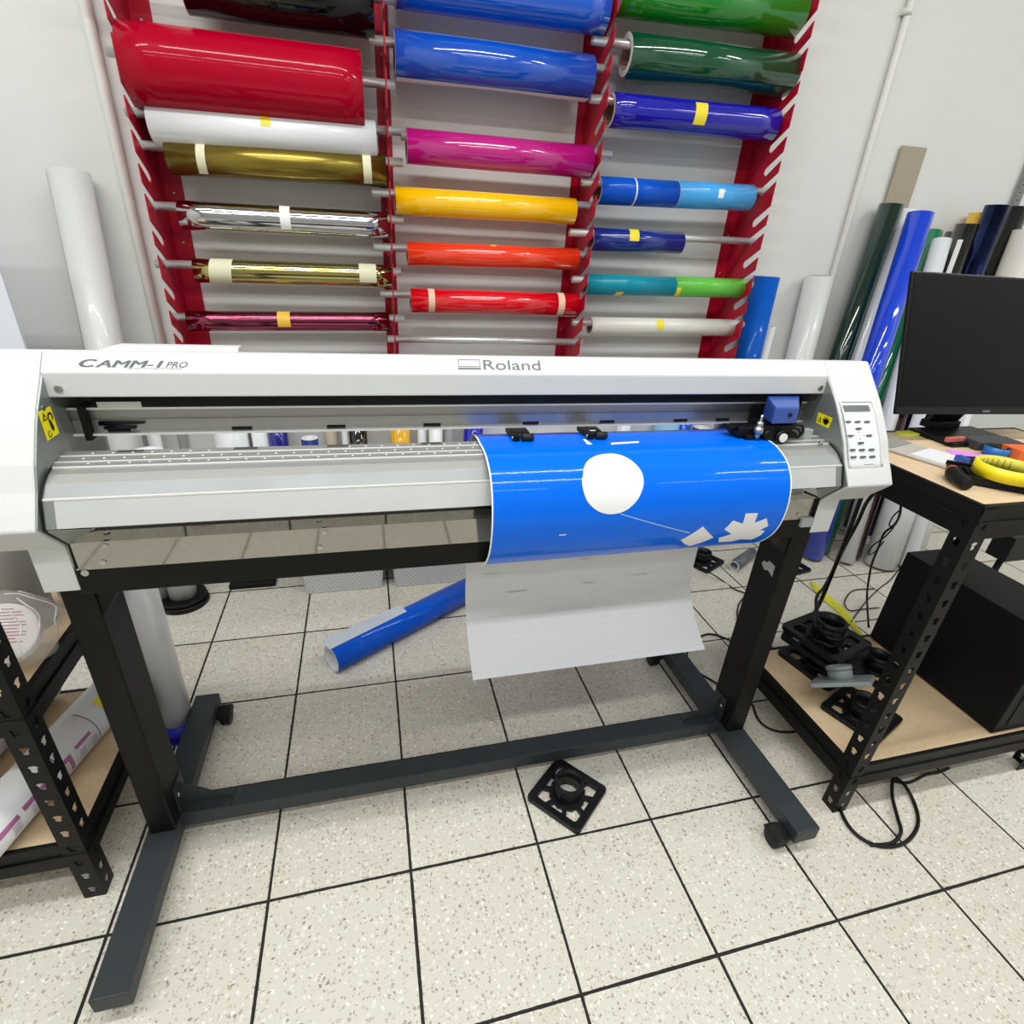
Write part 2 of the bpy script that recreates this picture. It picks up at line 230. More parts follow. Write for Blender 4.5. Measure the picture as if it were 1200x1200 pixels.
def thing(name, label, cat, loc=(0, 0, 0), rotz=0, group=None):
    o = bpy.data.objects.new(name, None); C.objects.link(o)
    o.empty_display_size = .05
    o.location = loc; o.rotation_euler = (0, 0, rotz)
    o['label'] = label; o['category'] = cat
    if group: o['group'] = group
    return o
def tag(o, label, cat, group=None):
    o['label'] = label; o['category'] = cat
    if group: o['group'] = group
    return o
def struct(o):
    o['kind'] = 'structure'; return o
def copy_tree(o, parent=None):
    c = o.copy(); C.objects.link(c)
    if parent is not None: c.parent = parent
    for ch in list(o.children): copy_tree(ch, c)
    return c

def text_mb(txt, o, vx, vy, width, height, shear=0., bold=0., depth=.0004):
    """lettering as a thin mesh lying on a face: o = lower left corner, vx/vy = directions of the line and of up"""
    cu = bpy.data.curves.new('lettering', 'FONT'); cu.body = txt; cu.shear = shear; cu.offset = bold; cu.extrude = 0; cu.resolution_u = 4
    ob = bpy.data.objects.new('lettering', cu); C.objects.link(ob)
    bpy.context.view_layer.update()
    me = bpy.data.meshes.new_from_object(ob.evaluated_get(bpy.context.evaluated_depsgraph_get()))
    vs = [v.co.copy() for v in me.vertices]; fs = [list(p.vertices) for p in me.polygons]
    bpy.data.objects.remove(ob); bpy.data.curves.remove(cu); bpy.data.meshes.remove(me)
    x0 = min(v.x for v in vs); x1 = max(v.x for v in vs); y0 = min(v.y for v in vs); y1 = max(v.y for v in vs)
    vx = Vector(vx).normalized(); vy = Vector(vy).normalized(); nn = vx.cross(vy); o = Vector(o)
    mb = MB()
    mb.add([o+vx*((v.x-x0)/(x1-x0)*width)+vy*((v.y-y0)/(y1-y0)*height)+nn*depth for v in vs], fs)
    return mb

# ---------------------------------------------------------------- the room
WALLY = 1.43
XL, XR, YF, ZC = -2.4, 4.6, -3.6, 3.30

def floor_material():
    m = bpy.data.materials.new('terrazzo_tiles'); m.use_nodes = True
    nt = m.node_tree; N = nt.nodes; L = nt.links; b = N['Principled BSDF']
    tc = N.new('ShaderNodeTexCoord')
    sep = N.new('ShaderNodeSeparateXYZ'); L.new(tc.outputs['Object'], sep.inputs[0])
    wob = N.new('ShaderNodeTexNoise'); wob.inputs['Scale'].default_value = 45; wob.inputs['Detail'].default_value = 3; L.new(tc.outputs['Object'], wob.inputs['Vector'])
    wob2 = N.new('ShaderNodeTexNoise'); wob2.inputs['Scale'].default_value = 2.3; L.new(tc.outputs['Object'], wob2.inputs['Vector'])
    def M(op, a, bb=None):
        n = N.new('ShaderNodeMath'); n.operation = op
        for i, v in enumerate((a, bb)):
            if v is None: continue
            if isinstance(v, (int, float)): n.inputs[i].default_value = v
            else: L.new(v, n.inputs[i])
        return n.outputs[0]
    def line(c):
        k = M('ADD', M('DIVIDE', c, .3), .5)
        return M('MULTIPLY', M('ABSOLUTE', M('SUBTRACT', M('FRACT', k), .5)), .3)
    d = M('MINIMUM', line(sep.outputs[0]), line(sep.outputs[1]))
    w = M('ADD', M('ADD', .0011, M('MULTIPLY', wob.outputs['Fac'], .0022)), M('MULTIPLY', wob2.outputs['Fac'], .0018))
    g = M('LESS_THAN', d, w)
    tid = N.new('ShaderNodeCombineXYZ')
    L.new(M('FLOOR', M('DIVIDE', sep.outputs[0], .3)), tid.inputs[0]); L.new(M('FLOOR', M('DIVIDE', sep.outputs[1], .3)), tid.inputs[1])
    wn = N.new('ShaderNodeTexWhiteNoise'); wn.noise_dimensions = '3D'; L.new(tid.outputs[0], wn.inputs['Vector'])
    base = N.new('ShaderNodeMix'); base.data_type = 'RGBA'; base.inputs['A'].default_value = lin('#CECABD'); base.inputs['B'].default_value = lin('#C8C2B4')
    L.new(wn.outputs['Value'], base.inputs['Factor'])
    cur = base.outputs['Result']
    def specks(scale, thr, col, cur, seed, keep):
        mp = N.new('ShaderNodeMapping'); mp.inputs['Location'].default_value = (seed, seed*1.7, 0); L.new(tc.outputs['Object'], mp.inputs[0])
        nz = N.new('ShaderNodeTexNoise'); nz.inputs['Scale'].default_value = scale*1.5; L.new(mp.outputs[0], nz.inputs['Vector'])
        ad = N.new('ShaderNodeVectorMath'); ad.operation = 'MULTIPLY_ADD'; ad.inputs[1].default_value = (.012, .012, 0)
        L.new(nz.outputs['Color'], ad.inputs[0]); L.new(mp.outputs[0], ad.inputs[2])
        v = N.new('ShaderNodeTexVoronoi'); v.voronoi_dimensions = '2D'; v.inputs['Scale'].default_value = scale; v.inputs['Randomness'].default_value = 1; L.new(ad.outputs[0], v.inputs['Vector'])
        sc = N.new('ShaderNodeSeparateColor'); L.new(v.outputs['Color'], sc.inputs[0])
        rad = M('MULTIPLY', sc.outputs[1], thr)
        f = M('MULTIPLY', M('LESS_THAN', v.outputs['Distance'], rad), M('LESS_THAN', sc.outputs[0], keep))
        mx = N.new('ShaderNodeMix'); mx.data_type = 'RGBA'; mx.inputs['B'].default_value = lin(col); L.new(f, mx.inputs['Factor']); L.new(cur, mx.inputs['A'])
        return mx.outputs['Result']
    cur = specks(95, .42, '#DAD6CA', cur, 0, .45)
    cur = specks(110, .36, '#A79E90', cur, 3.1, .30)
    cur = specks(170, .40, '#AEA695', cur, 7.7, .24)
    cur = specks(60, .20, '#E6E3D9', cur, 5.3, .40)
    cur = specks(75, .20, '#8F8578', cur, 9.3, .30)
    gm = N.new('ShaderNodeMix'); gm.data_type = 'RGBA'; gm.inputs['B'].default_value = lin('#1B1918'); L.new(g, gm.inputs['Factor']); L.new(cur, gm.inputs['A'])
    L.new(gm.outputs['Result'], b.inputs['Base Color'])
    rg = N.new('ShaderNodeMapRange'); rg.inputs['To Min'].default_value = .42; rg.inputs['To Max'].default_value = .85; L.new(g, rg.inputs['Value']); L.new(rg.outputs[0], b.inputs['Roughness'])
    bp = N.new('ShaderNodeBump'); bp.inputs['Strength'].default_value = .6; bp.inputs['Distance'].default_value = .002; L.new(M('SUBTRACT', 1, g), bp.inputs['Height']); L.new(bp.outputs[0], b.inputs['Normal'])
    return m
FLOORM = floor_material()
WALLM = mat('wall_paint', '#D8DAD7', .6, noise=.03, nscale=3, bump=.12, bscale=140)
CEILM = mat('ceiling_paint', '#B4B4B0', .8)

struct(MB().box((XL, YF, -.05), (XR, WALLY, 0)).build('floor', FLOORM))
struct(MB().box((XL-.1, WALLY, -.05), (XR+.1, WALLY+.1, ZC)).build('wall_back', WALLM))
struct(MB().box((XL-.1, YF, -.05), (XL, WALLY, ZC)).build('wall_left', WALLM))
struct(MB().box((XR, YF, -.05), (XR+.1, WALLY, ZC)).build('wall_right', WALLM))
struct(MB().box((XL-.1, YF-.1, -.05), (XR+.1, YF, ZC)).build('wall_front', mat('wall_far_paint', '#A8A8A4', .7)))
struct(MB().box((XL-.1, YF-.1, ZC), (XR+.1, WALLY+.1, ZC+.05)).build('ceiling', CEILM))

# surface conduits on the back wall
PIPE = mat('conduit_white', '#DEDFDA', .5)
p = thing('wall_conduit', 'white conduit pipe running up the wall right of the red rack', 'pipe', (2.575, WALLY-.014, 0))
MB().cyl((2.58, WALLY-.0135, 0), (2.535, WALLY-.0135, ZC), .0125).build('pipe', PIPE, p)
MB().cyl((2.547, WALLY-.0135, 2.11), (2.546, WALLY-.0135, 2.13), .017).box((2.525, WALLY-.006, 2.11), (2.57, WALLY, 2.13)).build('clip', PIPE, p)
p = thing('wall_conduit', 'white conduit pipe running up the wall left of the red rack', 'pipe', (-.117, WALLY-.016, 0))
MB().cyl((-.114, WALLY-.0155, 0), (-.122, WALLY-.0155, ZC), .015).build('pipe', PIPE, p)

# ---------------------------------------------------------------- the red roll rack
RODY = 1.305
rodmap = {n: (Vector(a), Vector(b)) for n, a, b in D['rods']}
ROD_R = .0125
def rod_z_at(n, x):
    a, b = rodmap[n]; t = (x-a.x)/(b.x-a.x); return a.z+(b.z-a.z)*t
LEFT = ['black', 'crimson', 'white', 'gold', 'silver', 'lightgold', 'pinkchrome']
MID = ['bluebig', 'blue', 'magenta', 'yellow', 'orange', 'red', 'bare']
RIGHT = ['green', 'darkgreen', 'royal', 'bluehalf', 'navyhalf', 'tealhalf', 'whiteright']
def rack_post(x, flange, names, label):
    o = thing('rack_post', label, 'rack post', (x, WALLY, .62), group='red notched rack posts on the wall')
    zs = sorted(rod_z_at(n, x) for n in names)
    z = .72
    allz = list(zs)
    while z < 2.25:
        if all(abs(z-k) > .062 for k in allz): allz.append(z)
        z += .012
    allz.sort()
    yf, y0 = 1.236, WALLY-.002
    ang = math.radians(33); d = Vector((-math.cos(ang), math.sin(ang))); nrm = Vector((math.sin(ang), math.cos(ang)))
    R = ROD_R+.0015
    pts = [(y0, .66), (yf, .66)]
    for zc in allz:
        c = Vector((RODY, zc))
        lo, hi = c-R*nrm, c+R*nrm
        tl = (lo.x-yf)/math.cos(ang); th = (hi.x-yf)/math.cos(ang)
        pl, ph = lo+d*tl, hi+d*th
        if pl.y < pts[-1][1]+.004: pl.y = pts[-1][1]+.004
        pts.append((yf, pl.y))
        for k in range(7):
            a = -PI/2+PI*k/6
            pts.append(tuple(c-d*R*math.cos(a)+nrm*R*math.sin(a)))
        pts.append((yf, ph.y-.006)); pts.append((yf, ph.y))
    pts += [(yf, 2.32), (y0, 2.32)]
    # drop repeats
    MB().prism(pts, x-.0018, x+.0018).build('fin', RED, o)
    fl = MB()
    for a, b in flange: fl.box((x+a, WALLY-.004, .66), (x+b, WALLY, 2.32))
    fl.build('flange', RED, o)
    sc = MB()
    xs = x+(flange[0][0]+flange[0][1])/2
    for zz in (.98, 1.22, 1.36, 1.78): sc.cyl((xs, WALLY-.004, zz), (xs, WALLY-.0065, zz), .006, .004, n=10)
    sc.build('screw', SCREW, o)
    return o
rack_post(-.017, [(0, .055)], LEFT, 'leftmost red notched rack post beside the left conduit pipe')
rack_post(.668, [(-.022, .022)], LEFT+MID, 'red notched rack post between the left and middle columns of rolls')
rack_post(1.352, [(-.03, 0)], MID+RIGHT, 'red notched rack post between the middle and right columns of rolls')
rack_post(2.035, [(-.045, 0)], RIGHT, 'rightmost red notched rack post in front of bare wall')

RODLAB = {'black': 'aluminium rod through the black roll at top left', 'crimson': 'aluminium rod through the fat crimson roll', 'white': 'aluminium rod through the white roll with a yellow tape tab in the left column',
 'gold': 'aluminium rod through the matt gold roll', 'silver': 'aluminium rod through the silver foil roll', 'lightgold': 'aluminium rod through the pale gold foil roll', 'pinkchrome': 'aluminium rod through the pink chrome roll',
 'bluebig': 'aluminium rod through the creased blue roll at the top of the middle column', 'blue': 'aluminium rod through the second blue roll of the middle column', 'magenta': 'aluminium rod through the magenta roll', 'yellow': 'aluminium rod through the yellow roll',
 'orange': 'aluminium rod through the orange roll', 'red': 'aluminium rod through the bright red roll', 'bare': 'bare aluminium rod without a roll under the bright red roll', 'green': 'aluminium rod through the bright green roll',
 'darkgreen': 'aluminium rod through the dark green roll on the rack', 'royal': 'aluminium rod through the royal blue roll', 'bluehalf': 'aluminium rod carrying a blue and a sky blue roll', 'navyhalf': 'aluminium rod through the short navy roll, bare at its right end',
 'tealhalf': 'aluminium rod carrying a teal and a lime roll', 'whiteright': 'aluminium rod through the white roll at the bottom of the right column'}
for n, a, b in D['rods']:
    o = thing('hanging_rod', RODLAB[n], 'rod', a, group='aluminium rods across the red rack')
    a, b = Vector(a), Vector(b)
    MB().tube(a, b, ROD_R, ROD_R-.002, n=20).build('tube', ALU, o)

def tape_strip(mb, p, q, r, t0, t1, a0, a1, n=10, skew=0., mi=0):
    """a curved patch on a roll: t along p-q in metres, angles in degrees (0 = front, 90 = top)"""
    p, q = Vector(p), Vector(q); a, b, d = frame(p, q)
    front = a if a.y < 0 else -a
    if abs(a.y) < .3: front = a
    vs = []; fs = []
    for i in range(n+1):
        an = math.radians(a0+(a1-a0)*i/n)
        rad = front*math.cos(an)+b*math.sin(an)
        s = skew*(i/n)
        vs.append(p+d*(t0+s)+rad*(r+.0006)); vs.append(p+d*(t1+s)+rad*(r+.0006))
        if i: fs.append((2*i-2, 2*i-1, 2*i+1, 2*i))
    mb.add(vs, fs, mi, True)
    return mb

def roll(name, p, q, r, m, label, cat='vinyl roll', group=None, core=None, core_mat=None, tapes=(), flap=None, oval=None, endm=None):
    p, q = Vector(p), Vector(q)
    o = thing(name, label, cat, p, group=group)
    core = core if core else min(.038, r-.008)
    mb = MB()
    a, b, d = frame(p, q); n = 48
    def ring(c, rr, ph=0.):
        out = []
        for i in range(n):
            t = 2*PI*i/n
            k = rr
            if oval and rr > core+.003: k = rr*(1+oval*math.cos(2*t+ph)+oval*.5*math.sin(3*t+1+ph))
            out.append(c+k*(math.cos(t)*a+math.sin(t)*b))
        return out
    N = 8 if oval else 1
    mb.rings([ring(p+(q-p)*i/N, r, .12*i if oval else 0) for i in range(N+1)], cap0=False, cap1=False, mi=0)
    ci = core+.002
    mb.rings([ring(p, ci), ring(p, r)], cap0=False, cap1=False, mi=1, smooth=False)
    mb.rings([ring(q, r, .12*N if oval else 0), ring(q, ci)], cap0=False, cap1=False, mi=1, smooth=False)
    mb.rings([ring(q, ci), ring(p, ci)], cap0=False, cap1=False, mi=1)
    mb.build('film', [m, endm or LINER], o)
    MB().tube(p, q, core+.0018, core-.0008, n=36).build('core', core_mat or CARD, o)
    for t in tapes:
        tm, t0, t1, a0, a1 = t[:5]
        tape_strip(MB(), p, q, r*(1+(oval or 0)*1.2), t0, t1, a0, a1, skew=t[5] if len(t) > 5 else 0).build('tape', tm, o)
    if flap:
        fm, a0, a1, out_ = flap
        ff = MB(); vs = []; fs = []; k = 14; L = (q-p).length
        front = a if a.y < 0 else -a
        for j in range(9):
            for i in range(k+1):
                an = math.radians(a0+(a1-a0)*i/k); u = i/k
                rad = front*math.cos(an)+b*math.sin(an)
                rr = r+.0008+out_*(u**1.6)*(.55+.45*math.sin(j*.9+1))
                vs.append(p+d*(L*(.004+.992*j/8))+rad*rr)
        for j in range(8):
            for i in range(k): fs.append((j*(k+1)+i, j*(k+1)+i+1, (j+1)*(k+1)+i+1, (j+1)*(k+1)+i))
        ff.add(vs, fs, 0, True); ff.build('loose_edge', fm, o)
    return o

ROLLS = {
 'black': (film('black', '#080506', .12, .4), 'glossy black vinyl roll at the top of the left column', [(TAPEC, .27, .30, 20, 100)], None, None),
 'crimson': (film('crimson', '#A60024', .3, .2), 'fat crimson vinyl roll on the left of the red rack', [], None, .012),
 'white': (FILMW, 'white vinyl roll with a yellow tape tab under the crimson roll', [(TAPEY, .295, .322, 10, 62)], (LINER, -30, -90, .008), None),
 'gold': (mat('film_gold', '#8C7A30', .28, .85, .2), 'matt gold vinyl roll with two cream tape bands', [(TAPEC, .078, .102, -60, 95, .008), (TAPEC, .545, .57, -60, 95)], None, None),
 'silver': (foil('silver', '#C9C9CC', .08), 'silver mirror foil roll in the left column', [(TAPEW, .285, .315, -35, 70)], None, .02),
 'lightgold': (foil('pale_gold', '#B9AE72', .10), 'pale gold mirror foil roll with two cream tape patches', [(TAPEC, .04, .105, -60, 80, .012), (TAPEC, .50, .555, -30, 95)], None, .015),
 'pinkchrome': (foil('pink', '#9A4A63', .10), 'thin pink chrome foil roll at the bottom of the left column', [(TAPEO, .275, .315, -25, 75)], None, .015),
 'bluebig': (film('blue_big', '#0654C6', .15, .7, bump=1.0, bscale=9), 'large creased blue vinyl roll at the top of the middle column', [(TAPEW, .262, .29, 0, 80)], None, .03),
 'blue': (film('blue', '#064EBC', .16), 'blue vinyl roll with a loose white edge below the creased blue roll', [], (LINER, -75, -112, .006), None),
 'magenta': (film('magenta', '#B8147C', .16), 'magenta vinyl roll in the middle column', [], None, None),
 'yellow': (film('yellow', '#FFC400', .16), 'yellow vinyl roll in the middle column of the rack', [(TAPEO, .262, .272, 10, 22)], None, None),
 'orange': (film('orange', '#EA3A16', .16), 'orange vinyl roll between the yellow and bright red rolls', [(TAPEO, .285, .305, 60, 85)], None, None),
 'red': (film('red', '#D8081A', .16), 'bright red vinyl roll with two skin coloured tape bands', [(TAPEP, .06, .082, -60, 95), (TAPEP, .535, .56, -60, 95)], (LINER, -70, -115, .008), None),
 'green': (film('green', '#067C18', .16), 'bright green vinyl roll at the top of the right column', [(TAPEY, .34, .385, 40, 85)], None, None),
 'darkgreen': (film('dark_green', '#03492C', .14), 'dark green vinyl roll hanging below the bright green roll', [], (film('dark_green', '#03492C', .14), -50, -110, .014), None),
 'royal': (film('royal', '#1414A0', .16), 'royal blue vinyl roll with a yellow tape tab under the dark green roll', [(TAPEY, .285, .33, -30, 45, .006)], None, .025),
 'bluehalf': (film('blue_matt', '#0B52C0', .3, .2), 'short blue vinyl roll sharing its rod with a sky blue roll', [(TAPEW, .128, .133, -90, 100)], None, None),
 'skyhalf': (film('sky', '#49A4E6', .2, .4), 'short sky blue vinyl roll with a small white sticker', [(TAPEW, .148, .17, -10, 30, .004)], None, None),
 'navyhalf': (film('navy', '#122A80', .2, .5), 'short navy vinyl roll with a yellow tape tab', [(TAPEY, .135, .172, 0, 80, .006)], None, None),
 'tealhalf': (film('teal', '#148AA0', .28, .3), 'short teal vinyl roll sharing its rod with a lime roll', [(TAPEY, .11, .14, -95, -35, .01)], None, None),
 'limehalf': (film('lime', '#63BC48', .24, .4), 'short lime green vinyl roll right of the teal roll', [(TAPEY, .0, .02, -60, 0)], None, None),
 'whiteright': (mat('film_offwhite', '#D9D7CF', .3, 0, .2), 'thin white vinyl roll at the bottom of the right column', [(TAPEY, .27, .3, -10, 60)], None, None)}
for n, a, b, r in D['rolls']:
    m, lab, tapes, flap, oval = ROLLS[n]
    roll('vinyl_roll', a, b, r, m, lab, 'vinyl roll', 'vinyl rolls hanging on the red rack', tapes=tapes, flap=flap, oval=oval)

# ---------------------------------------------------------------- the vinyl cutter
cut = thing('vinyl_cutter', 'long white and steel vinyl cutter on a black stand', 'vinyl cutter', (.8, .2, 0))
X0, X1 = .103, 1.503
CAS = [(.055, .882), (.070, .907), (.085, .93), (.103, .965), (.134, 1.010), (.152, 1.033), (.191, 1.076), (.215, 1.103), (.25, 1.098), (.34, 1.079), (.34, .825), (.11, .825)]
def casing(x0, x1, cx0, cx1, name, lab):
    c = MB().prism(CAS, x0, x1).build(name, WHITE, cut, bevel=.004, label=lab)
    MB().prism([(.11, .746), (.11, .827), (.16, .827), (.16, .746)], cx0, cx1).build('chin_bracket', WHITE, c, bevel=.002)
    return c
casL = casing(-.012, X0, .052, X0, 'end_casing', 'left white end casing')
casR = casing(X1, 1.618, X1, 1.556, 'end_casing', 'right white end casing with control panel')
for x0, x1, c in ((X0, X0+.0025, casL), (X1-.0025, X1, casR)):
    prof = [(.057, .886), (.086, .930), (.104, .964), (.135, 1.009), (.153, 1.032), (.192, 1.072), (.32, 1.07), (.32, .79), (.112, .79), (.112, .827)]
    MB().prism(prof, x0, x1).build('side_plate', SIDE, c)
# top cover
MB().prism([(.190, 1.039), (.191, 1.076), (.215, 1.103), (.25, 1.098), (.34, 1.079), (.34, .985), (.336, .985), (.336, 1.06), (.25, 1.08), (.216, 1.084), (.196, 1.066), (.195, 1.039)], X0+.0003, X1-.0003).build('top_cover', WHITE, cut, bevel=.0025)
hump = MB()
hump.add([(.135, .335, 1.070), (.345, .335, 1.070), (.345, .335, 1.081), (.150, .335, 1.081), (.112, .335, 1.076), (.135, .375, 1.02), (.345, .375, 1.02), (.345, .375, 1.0865), (.150, .375, 1.0865), (.112, .375, 1.076), (.345, .348, 1.0875), (.150, .348, 1.0875)],
  [(0, 1, 2, 3, 4), (9, 8, 7, 6, 5), (0, 5, 6, 1), (1, 6, 7, 10, 2), (2, 10, 11, 3), (10, 7, 8, 11), (3, 11, 8, 9, 4), (0, 4, 9, 5)])
hump.build('rear_cover_box', WHITE, cut, bevel=.002)
MB().box((X0, .326, .985), (X1, .334, 1.068)).build('inner_back_panel', DARKIN, cut)
# carriage rail
rail = MB().prism([(.222, .9675), (.222, .9705), (.230, .972), (.230, .992), (.2315, .993), (.2315, .995), (.230, .996), (.230, 1.008), (.225, 1.0095), (.225, 1.0125), (.29, 1.0125), (.29, .972)], X0+.003, X1-.003).build('carriage_rail', RAILM, cut)
sl = MB()
for x in (.169, .354, .509, .680, .872, 1.033, 1.20, 1.30): sl.box((x-.016, .2288, .9712), (x+.016, .2305, .9765))
sl.build('rail_slot', BLKM, rail)
MB().box((X0+.003, .2212, .9672), (X1-.003, .2235, .9708)).box((X0+.003, .2245, 1.0095), (X1-.003, .226, 1.013)).build('rail_lip', BRIGHT, rail)
MB().box((.125, .214, .962), (.1335, .245, 1.018)).build('end_stop', BLKM, rail)
MB().box((1.468, .214, .962), (1.477, .245, 1.018)).build('end_stop', BLKM, rail)
MB().box((.150, .2236, 1.0135), (.212, .2246, 1.0225)).build('rail_label', TAPEW, rail, label='small white label')
MB().cyl((.145, .226, .9865), (.21, .226, .987), .004, .0015, n=12).cyl((.15, .226, .979), (.195, .226, .979), .0025, n=10).build('belt_pulley', BLK, rail)
# lower body, platen and apron
MB().prism([(.128, .944), (.183, .9475), (.214, .915), (.225, .89), (.225, .79), (.112, .79), (.112, .83), (.075, .878), (.07, .884), (.085, .915)], X0+.003, X1-.003).build('lower_body', DARKIN, cut)
pl = MB().prism([(.128, .947), (.128, .943), (.188, .948), (.218, .915), (.221, .917), (.194, .951), (.187, .9543), (.172, .9533), (.171, .9515), (.168, .9515), (.167, .9533), (.152, .951), (.151, .9495), (.149, .9495), (.148, .951), (.135, .949), (.134, .9475), (.132, .9475), (.131, .949)], X0+.003, X1-.003).build('platen', PLATEN, cut)
h = MB()
for x in (.196, .365, .512, .673, 1.42): h.box((x-.018, .178, .9530), (x+.018, .186, .9548))
h.build('platen_slot', mat('slot_grey', '#5A5956', .5, .5), pl)
MB().box((X0+.003, .1665, .9530), (X1-.003, .1695, .9542)).box((X0+.003, .1465, .951), (X1-.003, .1497, .9519)).box((X0+.003, .1295, .9485), (X1-.003, .1335, .9499)).build('guide_strip', BRIGHT, pl)
dots = MB()
x = .14
while x < .75:
    for yy, zz, of in ((.158, .9523, 0), (.141, .9505, .012), (.176, .9539, .006)):
        if yy > .17 and x > .32 and x < .5: continue
        dots.cyl((x+of, yy, zz), (x+of, yy, zz+.0006), .0018, n=8)
    x += .0275
dots.build('vacuum_hole', mat('hole_white', '#F2F2F0', .5), pl)
ap = MB().prism([(.129, .9475), (.118, .9435), (.103, .9360), (.0825, .9190), (.069, .8785), (.066, .883), (.0795, .921), (.101, .9385), (.116, .946), (.128, .950)][::-1] + [], X0+.003, X1-.003)
ap = MB()
ap.strip([(.130, .9485), (.116, .9445)], X0+.006, X1-.006, 0)
ap.strip([(.116, .9445), (.100, .9365)], X0+.006, X1-.006, 0)
ap.strip([(.100, .9365), (.0815, .9200)], X0+.006, X1-.006, 1)
ap.strip([(.0815, .9200), (.0665, .8800)], X0+.006, X1-.006, 2)
ap.strip([(.0665, .8800), (.069, .8775), (.108, .8335)], X0+.006, X1-.006, 3)
ap.build('apron', [PLATEN, mat('apron_slope', '#8C9090', .5, .35, noise=.12, nscale=11), STEEL, MIRROR], cut)
MB().box((X0+.006, .080, .9188), (X1-.006, .0828, .9212)).build('apron_edge', BRIGHT, cut)
# end pieces of the apron with the thin black joint
jl = MB()
seq = [(.131, .950), (.116, .946), (.100, .938), (.0805, .921), (.0655, .880), (.108, .834), (.107, .788)]
for xx in (X0+.006, X1-.006):
    jl.path([(xx, y-.0008, z+.0008) for y, z in seq], .0014, n=6, sub=1)
jl.build('joint_seal', BLKM, cut)
for xa, xb in ((X0+.006, X0+.02), (X1-.02, X1-.006)):
    MB().strip([(.0808, .9205), (.0658, .8800)], xa, xb).build('apron_end', SIDE, cut)
for xa, s_ in ((X0+.006, 1), (X1-.006, -1)):
    MB().add([(xa, .0672, .8785), (xa+s_*.055, .0690, .8765), (xa, .1075, .8345), (xa, .0692, .8745), (xa+s_*.055, .071, .8735), (xa, .109, .8315)], [(0, 1, 2), (3, 5, 4), (0, 3, 4, 1), (1, 4, 5, 2), (2, 5, 3, 0)]).build('apron_corner', SIDE, cut)
MB().prism([(.1075, .834), (.1075, .785), (.112, .785), (.112, .834)], X0+.004, X1-.004).build('lower_panel', MIRROR, cut)
sc = MB()
for x in (.147, .472, .80, 1.11, 1.455): sc.cyl((x, .1075, .797), (x, .1055, .797), .0045, n=12)
for x in (.147, .472): sc.cyl((x+.01, .1075, .826), (x+.01, .106, .826), .004, n=12)
sc.build('panel_screw', SCREW, cut)
sc = MB()
for x in (.121, 1.489): sc.cyl((x, .1905, 1.052), (x, .188, 1.052), .0055, n=14)
sc.cyl((X0+.0025, .165, 1.03), (X0+.004, .165, 1.03), .004, n=12)
sc.cyl((X1-.0025, .175, 1.052), (X1-.0045, .175, 1.052), .005, n=12)
sc.build('cover_screw', SCREW, cut)
# warning labels on the side plates
def decal(x, pts, m, nm, par, up=.0006):
    return MB().add([(x+up, y, z) for y, z in pts], [tuple(range(len(pts)))]).build(nm, m, par)
wl = decal(X0+.0025, [(.148, 1.029), (.184, 1.028), (.185, .985), (.148, .985)], YEL, 'warning_label', cut)
gl = MB(); xx = X0+.0037
gl.add([(xx, .153, 1.013), (xx, .166, 1.013), (xx, .1595, 1.0245)], [(0, 1, 2)])
def ringpts(cy, cz, r0, r1, a0, a1, n=14):
    vs = []; fs = []
    for i in range(n+1):
        a = math.radians(a0+(a1-a0)*i/n)
        vs += [(xx, cy+r0*math.cos(a), cz+r0*math.sin(a)), (xx, cy+r1*math.cos(a), cz+r1*math.sin(a))]
        if i: fs.append((2*i-2, 2*i-1, 2*i+1, 2*i))
    gl.add(vs, fs)
ringpts(.174, 1.014, .004, .0072, -60, 200)
gl.add([(xx, .167, 1.013), (xx, .173, 1.009), (xx, .176, .997), (xx, .172, .992), (xx, .168, .998)], [(0, 1, 2, 3, 4)])
ringpts(.160, .992, .0035, .005, 60, 360)
gl.build('warning_symbol', INK, wl)
gl2 = MB(); yy = X0+.0040
gl2.add([(yy, .1565, 1.0145), (yy, .1625, 1.0145), (yy, .1595, 1.020)], [(0, 1, 2)]); gl2.build('symbol_fill', YEL, wl)
wr = decal(X1-.0025, [(.186, 1.001), (.145, 1.000), (.147, .977), (.184, .978)], YEL, 'warning_label', cut, -.0006)
gl = MB(); xx = X1-.0040
gl.add([(xx, .181, .983), (xx, .170, .983), (xx, .1755, .994)], [(0, 1, 2)])
gl.add([(xx, .166, .986), (xx, .160, .9815), (xx, .153, .983), (xx, .152, .991), (xx, .158, .9935), (xx, .165, .9915)], [tuple(range(6))])
for k in range(5):
    a = math.radians(20+k*38); cy, cz = .159, .988
    dy, dz = math.cos(a), math.sin(a)
    gl.add([(xx, cy-dz*.0015, cz+dy*.0015), (xx, cy+dz*.0015, cz-dy*.0015), (xx, cy+dy*.0105+dz*.001, cz+dz*.0105-dy*.001), (xx, cy+dy*.0105-dz*.001, cz+dz*.0105+dy*.001)], [(0, 1, 2, 3)])
gl.build('warning_symbol', INK, wr)
gl2 = MB(); yy = X1-.0043
gl2.add([(yy, .1782, .9845), (yy, .1728, .9845), (yy, .1755, .990)], [(0, 1, 2)]); gl2.build('symbol_fill', YEL, wr)
